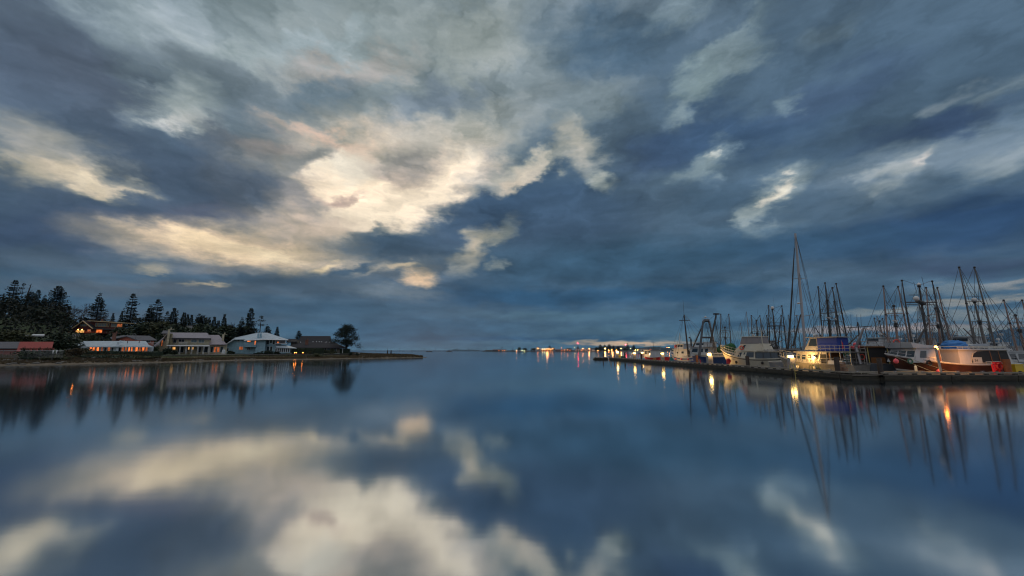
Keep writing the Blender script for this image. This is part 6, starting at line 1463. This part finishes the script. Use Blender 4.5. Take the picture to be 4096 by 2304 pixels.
# plain cabin boats filling the berths behind
CB = [
 ('cruiser', 'white cruiser with rounded windows between the work boat and the dark brown bow', 3532, 46, 178, 8, 3, 'white', 'white', 1.5, 'rail'),
 ('cruiser', 'small grey hulled boat with numbers showing beside the aluminium boat bow', 3108, 54, 88, 7, 2.8, 'hullgrey', 'white', 1.4, ''),
 ('cruiser', 'white boat with dark canvas behind the tall sailing mast foot', 3175, 52, 80, 9, 3.2, 'white', 'canvasgrey', 1.5, 'reel'),
 ('cruiser', 'pale lilac boat behind the stern rail of the dark brown boat', 3985, 42.5, 170, 7.5, 2.8, 'white', 'white', 1.3, ''),
 ('cruiser', 'white boat under a dark blue tarp behind the yellow bin', 4080, 43, 175, 9, 3, 'white', 'white', 1.35, 'tarp rail'),
 ('cruiser', 'white cruiser with radar arch peeking over the blue tarp', 3862, 54, 92, 9, 3.2, 'white', 'white', 1.6, 'radar'),
 ('cruiser', 'white cruiser with flybridge behind the aft shelter of the dark brown boat', 3960, 55, 92, 10, 3.4, 'white', 'white', 1.6, 'fly radar'),
 ('cruiser', 'white gillnetter with drum peeking between pink buoys and flag', 3395, 54, 90, 9, 3.2, 'white', 'white', 1.6, 'reel radar'),
 ('cruiser', 'white cruiser with inflatable boat on its roof behind the pink buoys', 3478, 52, 92, 9, 3.2, 'white', 'white', 1.7, 'radar'),
 ('cruiser', 'red trimmed boat behind the brow of the dark brown wheelhouse', 3700, 47, 95, 9, 3.2, 'hullred', 'white', 1.8, 'radar'),
 ('cruiser', 'white boat with a life ring behind the cream motor yacht stern', 3058, 62, 90, 9, 3.2, 'white', 'white', 1.7, 'fly'),
 ('cruiser', 'white fishing boat low behind the blue canvas and crane', 3402, 64, 95, 10, 3.4, 'white', 'white', 1.7, 'fly radar'),
 ('cruiser', 'pale boat far behind the seiner with the white dome', 3140, 78, 90, 10, 3.4, 'white', 'white', 1.8, 'radar'),
 ('cruiser', 'dark green hulled boat beside the green net of the trawler', 2912, 70, 92, 9, 3.2, 'hullgreen', 'canvasgrey', 1.9, 'reel'),
 ('cruiser', 'white cruiser between the platform mast and the dark brown mast', 3640, 58, 92, 10, 3.4, 'white', 'white', 1.7, 'fly radar'),
 ('cruiser', 'white cruiser far behind between the grey troller and the spiked poles', 3812, 62, 92, 10, 3.4, 'white', 'white', 1.8, 'fly radar'),
 ('cruiser', 'white cruiser low at the frame edge in the second row', 4040, 60, 92, 10, 3.4, 'white', 'white', 1.7, 'fly radar'),
]
for (k_, lab, px, Y, rz, L_, B, hl, cb_, zt_, ex) in CB: back_boat('cruiser', lab, px, Y, rz, L_, B, hl, cb_, zt_, extras=ex, cabh=1.45)
bo = [o for o in bpy.data.objects if o.get('label', '').startswith('white boat with a life ring')][0]
MB().torus((-.5, 1.6, 3.1), .3, .07, 'Y').build('life_ring', M['ring'], bo)
# far thin masts
FM = [(3215, 1308, 'beside the silver mast foot'), (3233, 1312, 'one step past the silver mast foot'), (2962, 1290, 'over the yacht canvas enclosure'), (2985, 1246, 'whip-thin and tall over the yacht radar'), (3052, 1300, 'between the two pole pairs behind the yacht'), (3140, 1300, 'behind the black derrick'),
      (3255, 1300, 'under the end of the silver mast spreader'), (3425, 1340, 'low behind the pink buoys'), (3485, 1300, 'over the inflatable boat'), (3508, 1262, 'leaning thinly before the platform mast'), (3632, 1262, 'thin behind the dark brown boat pole'), (3690, 1256, 'behind the dark mast ladder'),
      (3790, 1290, 'between grey troller pole and the spiked pole'), (3818, 1282, 'just before the first spiked pole'), (3980, 1296, 'past the second spiked pole'), (4035, 1285, 'behind the pinkish pole at the edge'), (3660, 1290, 'thin and low behind the dark boom')]
for (px, py, lab) in FM:
    back_boat('sail', 'distant small sailing boat, its thin mast ' + lab, px + 4, 92, 90, 9, 3, 'white', 'white', 1.3, [], (px, py, px + (px - 2048) * .012, py + 100), wr=.02)
# ================================================================== FAR SHORE
M['far'] = mat('far dark shore', (.012, .016, .016), .95, c2=(.03, .032, .026), vscale=.05)
M['hill'] = mat('haze-blue forest hill', (.018, .030, .030), .95, c2=(.035, .050, .045), vscale=.004)  # bluish base colour carries part of the distance haze
M['snow'] = mat('haze-blue snowy mountain', (.012, .026, .038), .95, c2=(.028, .045, .058), vscale=.002)  # blue of the distant air is put into the base colour too
M['fl_or'] = glow('far orange lamp', (1.0, .30, .06), 60)
M['fl_ye'] = glow('far yellow lamp', (1.0, .58, .14), 60)
M['fl_re'] = glow('far red beacon', (1.0, .03, .06), 60)
M['fl_gr'] = glow('far pale lamp', (.85, .9, .35), 45)
M['farwall'] = mat('far building wall', (.30, .16, .10), .8, var=.2)
M['farroof'] = mat('far building roof', (.10, .10, .12), .7)
M['far_or'] = mat('orange tank', (.6, .13, .06), .6)
def strip(name, m, pts, Y, depth, base=-.5, wob=.15, seed=1, step=6):
    """low ridge with an outline given in rows of the picture, at its own far distance, real depth behind it"""
    r = random.Random(seed); b = MB(); V = []; px0, px1 = pts[0][0], pts[-1][0]; n = int((px1 - px0) / step)
    for i in range(n + 1):
        px = px0 + (px1 - px0) * i / n; py = interp(pts, px); x = X(px, Y, 0); h = max(.05, at(px, py, Y).z) * (1 + r.uniform(-wob, wob) * .3)
        for (fy, fh) in ((0, 0), (.02, .35), (.12, .75), (.35, .96), (.6, 1.0), (1, 0)): V.append((x * (1 + fy * depth / Y), Y + fy * depth, base if fh == 0 else base + (h - base) * fh * (1 + (r.uniform(-wob, wob) * .2 if 0 < fh < 1 else 0))))
    b.add(V, [(i * 6 + j, (i + 1) * 6 + j, (i + 1) * 6 + j + 1, i * 6 + j + 1) for i in range(n) for j in range(5)])
    return b.build(name, m, smooth=False)
tag(strip('terrain', M['snow'], [(3480, 1392), (3560, 1352), (3640, 1326), (3700, 1318), (3790, 1322), (3860, 1338), (3900, 1346), (3950, 1335), (4010, 1312), (4096, 1298), (4250, 1290), (4500, 1330), (4700, 1390)], 7500, 1500, wob=.10, seed=2, step=8), kind='structure')
tag(strip('hills', M['hill'], [(2290, 1401), (2360, 1392), (2420, 1384), (2480, 1381.5), (2520, 1385), (2545, 1392), (2580, 1388), (2620, 1385), (2680, 1391), (2760, 1394), (2900, 1392), (3100, 1389), (3400, 1390), (3600, 1386), (3800, 1388), (4000, 1384), (4200, 1388), (4500, 1396)], 4200, 900, wob=.12, seed=3), kind='structure')
tag(strip('far_hills', M['hill'], [(1790, 1400.5), (1822, 1397), (1850, 1399), (1878, 1398), (1920, 1400.5)], 6000, 700, wob=.05, seed=4, step=4), kind='structure')
YF = 800
tag(strip('far_shore', M['far'], [(1930, 1403.4), (1945, 1400), (1970, 1399.5), (2000, 1401.5), (2200, 1402), (2500, 1401.5), (2760, 1401), (3100, 1399), (4300, 1398)], YF, 160, wob=.5, seed=6), kind='structure')
br = MB(); x0, x1 = X(1395, 1150), X(1945, 1150); r_ = random.Random(9); n = 120
for i in range(n + 1):
    x = x0 + (x1 - x0) * i / n; h = 1.35 + r_.uniform(-.3, .35); br.v += [(x, 1150, -.4), (x, 1152, h * .8), (x, 1155, h), (x, 1160, -.4)]
br.f = [(i * 4 + j, i * 4 + 4 + j, i * 4 + 5 + j, i * 4 + 1 + j) for i in range(n) for j in range(3)]; br.mi = [0] * len(br.f)
tag(br.build('breakwater', M['far']), 'low dark rock breakwater along the horizon beyond the spit', 'breakwater')
first = None; k = 0
for px in (1405, 1453, 1502, 1550, 1598, 1647, 1696, 1741, 1784, 1830, 1874, 1912, 1946):
    hh = r_.uniform(8.5, 9.6)
    if first is None:
        first = o = empty('utility_pole', (0, 0, 0)); MB().tube([(0, 0, 0), (0, 0, 9)], [.34, .26], 5).build('pole', M['pole'], o); MB().tube([(-1.3, 0, 8.6), (1.3, 0, 8.6)], .14, 4).build('crossarm', M['pole'], o)
    else: o = copy_tree(first)
    o.location = (X(px, 1156), 1156, .8); o.scale = (1, 1, hh / 9); tag(o, 'thin utility pole in the even row along the far breakwater', 'pole', 'utility poles along the breakwater')
# lamps
def far_lamp(px, py, m, label, Y=YF + 5, rad=.42, base=1.0, name='street_lamp', pole=True, cat='street lamp'):
    p = at(px, py, Y); o = empty(name, (p.x, Y, base), 0, label, cat)
    if pole and p.z > base + 1: MB().tube([(0, 0, 0), (0, 0, p.z - base)], .16, 5).build('pole', M['pole'], o)
    MB().ball((0, 0, p.z - base), rad, 8, 6).build('lamp_head', M[m], o)
LB = {2066: 'lone orange lamp beside the first round far tree', 2088: 'small pale yellow lamp past the first round far tree', 2097: 'faint pale lamp next to the small yellow one', 2152: 'bright orange lamp in front of the clipped far tree',
      2169: 'first pale green lamp of the lit far building', 2179: 'second pale green lamp of the lit far building', 2187: 'orange lamp at the lit far building under the tall far tree', 2195: 'brighter orange lamp under the tall far tree', 2203: 'dim orange lamp between the tall far tree and its neighbour', 2211: 'orange lamp at the end of the lit far building',
      2247: 'tall faint orange lamp before the long grey far hall', 2259: 'low orange lamp at the long grey far hall', 2271: 'low orange lamp near the end of the grey far hall', 2297: 'pale high lamp before the red beacon mast', 2331: 'orange lamp directly past the red beacon mast', 2357: 'strong orange lamp over the start of the blue hill',
      2420: 'largest orange lamp before the clump of far firs', 2435: 'lower orange lamp right under the far firs', 2447: 'second lower orange lamp under the far firs', 2465: 'orange lamp between far firs and dock tubes', 2484: 'high orange lamp over the far tubes pedestal', 2523: 'small white lamp between red fir and hill',
      2541: 'yellow lamp on the far jetty, first of two', 2551: 'yellow lamp on the far jetty, second of two', 2594: 'orange-red lamp over the stern of the red boat', 2668: 'faint orange lamp before the wheelhouse, the dimmer of two', 2676: 'orange lamp touching the striped boat wheelhouse', 2392: 'low orange lamp on the far waterline wall'}
for (px, py, m, rad) in ((2066, 1402, 'fl_or', .42), (2088, 1402.5, 'fl_gr', .28), (2097, 1402.5, 'fl_gr', .22), (2152, 1393, 'fl_or', .6), (2169, 1396, 'fl_gr', .45), (2179, 1396.5, 'fl_gr', .45), (2187, 1394, 'fl_or', .42), (2195, 1395.5, 'fl_or', .55), (2203, 1398, 'fl_or', .3), (2211, 1394, 'fl_or', .4),
                         (2247, 1392, 'fl_or', .3), (2259, 1400, 'fl_or', .3), (2271, 1400, 'fl_or', .25), (2297, 1390, 'fl_ye', .25), (2331, 1393.5, 'fl_or', .5), (2357, 1395, 'fl_or', .6),
                         (2420, 1394, 'fl_ye', .85), (2435, 1401, 'fl_or', .6), (2447, 1400, 'fl_or', .65), (2465, 1400.5, 'fl_or', .6), (2484, 1394, 'fl_or', .6), (2523, 1394, 'fl_gr', .35), (2541, 1400, 'fl_ye', .4), (2551, 1400, 'fl_ye', .4), (2594, 1401, 'fl_or', .65), (2668, 1391, 'fl_or', .28), (2676, 1391, 'fl_or', .45), (2392, 1402, 'fl_or', .4)):
    far_lamp(px, py, m, LB[px], rad=rad * .9)
far_lamp(2311, 1373.5, 'fl_re', 'red beacon on a tall thin mast left of the blue hill', rad=.55, name='beacon_mast', cat='beacon'); far_lamp(2503, 1379, 'fl_re', 'red beacon beside the reddish far fir', rad=.65, name='beacon_mast', cat='beacon')
# far buildings
FB = [(1970, 2006, 1397, 'long low dark building at the tip of the far shore'), (2006, 2026, 1397.5, 'small house with lit window joined to the first far building'), (2165, 2212, 1395.5, 'orange lit far building under the tall tree'), (2222, 2290, 1396.5, 'long grey flat far hall past the orange lit building'),
      (2305, 2345, 1395, 'pale far shed at the foot of the red beacon mast'), (2350, 2378, 1396, 'pale gabled far shed under the strong orange lamp'), (2555, 2590, 1394.5, 'grey boathouse roof behind the far jetty lamps'), (2535, 2553, 1399, 'low lit cabin on the far jetty'), (2612, 2624, 1400, 'little white hut next to the orange tank')]
for i, (a, c, py, lab) in enumerate(FB):
    Y = YF + 12; xa, xb = X(a, Y, 0), X(c, Y, 0); zt = at(a, py, Y).z; o = empty('house' if c - a < 30 else 'warehouse', (xa, Y, .8), 0, lab, 'building'); w = xb - xa
    MB().b2(0, w, 0, 9, 0, (zt - .8) * .68).build('wall', M['farwall' if i in (2,) else 'farroof' if i in (0, 3) else 'fender'], o); MB().prism([(-.3, (zt - .8) * .66), (9.6, (zt - .8) * .66), (4.6, zt - .8)], -.4, w + .4, 'X').build('roof', M['farroof'], o)
    n_ = max(1, int(w / 5)); lit = i in (1, 2, 7)
    for k in range(min(n_, 8)): MB().b2(1.2 + k * (w - 2) / n_, 3.2 + k * (w - 2) / n_, -.08, -.02, .6, (zt - .8) * .55).build('window', M['lit' if lit or k % 3 == 2 else 'bglass'], o)
for px, e in ((2188, 1500), (2420, 1500), (2450, 1200), (2355, 700), (2484, 700)): lamp_light(Vector((X(px, YF + 2, 4), YF + 1, 6)), e * 1.5, (1, .42, .12), 'far shore light', 1.5)
tk = at(2607, 1397, YF); tag(MB().ball((0, 0, 1.2), 2.6, 12, 8, 1, 1, 1.0).build('storage_tank', M['far_or'], loc=(tk.x, YF + 6, 1.6)), 'round orange tank on the far shore behind the red boat stern', 'tank')
# far trees
def far_tree(key, px, pytop, label, wide=1.0, Y=YF + 30):
    rt, used = PROTO[key]; o = copy_tree(rt) if used else rt; PROTO[key][1] = True
    z0 = 1.2; h = at(px, pytop, Y).z - z0; s = h / HGT[key]; o.location = (X(px, Y, 3), Y, z0); o.scale = (s * wide, s * wide, s); o.rotation_euler = (0, 0, px % 6); tag(o, label, 'tree', 'trees on the far shore')
for a in (('bareB', 2008, 1383, 'leafless tree with a lollipop crown over the far tip house', .9), ('spr', 2051, 1391, 'small pointed tree before the lone orange lamp', 1.2), ('rnd', 2078, 1389, 'first round dark far tree', 1.0), ('rnd', 2100, 1392, 'broad low far tree past the first round one', 1.7), ('spr', 2125, 1392, 'narrow dark far tree between two round ones', 1.2), ('rnd2', 2135, 1392, 'small grey round far tree', 1.2),
          ('rnd', 2152, 1389, 'clipped looking far tree behind the bright orange lamp', 1.0), ('firC', 2199, 1382, 'tallest far tree above the orange lit building', 1.4), ('rnd', 2215, 1390, 'round far tree beside the tallest one', .9), ('rnd2', 2276, 1392, 'wide flat far tree at the end of the grey hall', 1.5), ('firC', 2312, 1385, 'ragged far fir at the red beacon mast', 1.3),
          ('rnd', 2386, 1389, 'dense low far tree at the start of the fir clump', 1.4), ('firC', 2402, 1378, 'first umbrella topped far fir', 1.6), ('firC', 2419, 1379, 'umbrella topped far fir above the largest lamp', 1.5), ('firC', 2437, 1377, 'umbrella topped far fir past the largest lamp', 1.7), ('firC', 2454, 1381, 'thin umbrella topped far fir', 1.2), ('firC', 2472, 1385, 'low spreading far fir above the dock tubes', 2.0), ('firD', 2511, 1373, 'tall reddish far fir beside the red beacon', 1.6), ('firC', 2536, 1380, 'lone far fir before the wooded hill', 1.4), ('rnd', 2500, 1392, 'dark low far tree under the reddish fir', 1.6)):
    far_tree(*a)
# far boats and masts in front of the wooded hill, an islet of piles
for (px, py, lab) in ((1717, 1390, 'tiny sailing boat anchored before the breakwater, the one farther out'), (1798, 1396, 'tiny low boat anchored before the breakwater, nearer the far shore')):
    back_boat('sail', lab, px, 700, 20, 11, 3.5, 'hullgrey', 'white', 1.4, [], (px, py, px + .3, py + 8), wr=.05)
for (px, py, lab) in ((2560, 1384, 'first thin far mast against the wooded hill'), (2579, 1379, 'tallest far mast against the wooded hill'), (2586, 1386, 'far mast right behind the boathouse roof'), (2603, 1381, 'far mast above the orange tank'), (2624, 1386, 'far mast above the little white hut'), (2636, 1384, 'far mast one step before the teal float lantern'), (2642, 1382, 'far mast above the teal float lantern')):
    back_boat('sail', 'far moored sailing boat, ' + lab, px, 330, 90, 11, 3.5, 'white', 'white', 1.4, [], (px, py, px + .8, py + 15), wr=.03)
# ================================================================== HAZE
HZ = True
if HZ:
    hb = MB().b2(-11000, 11000, -260, 11000, -2.5, 1150); m = bpy.data.materials.new('haze'); m.use_nodes = True; nt = m.node_tree; nt.nodes.clear()
    v = nt.nodes.new('ShaderNodeVolumePrincipled'); v.inputs['Color'].default_value = (.25, .60, 1.0, 1); v.inputs['Density'].default_value = 2.6e-5; v.inputs['Anisotropy'].default_value = 0
    o_ = nt.nodes.new('ShaderNodeOutputMaterial'); nt.links.new(v.outputs[0], o_.inputs['Volume'])
    tag(hb.build('haze', m), kind='stuff', label='thin blue evening haze over the bay', cat='haze')
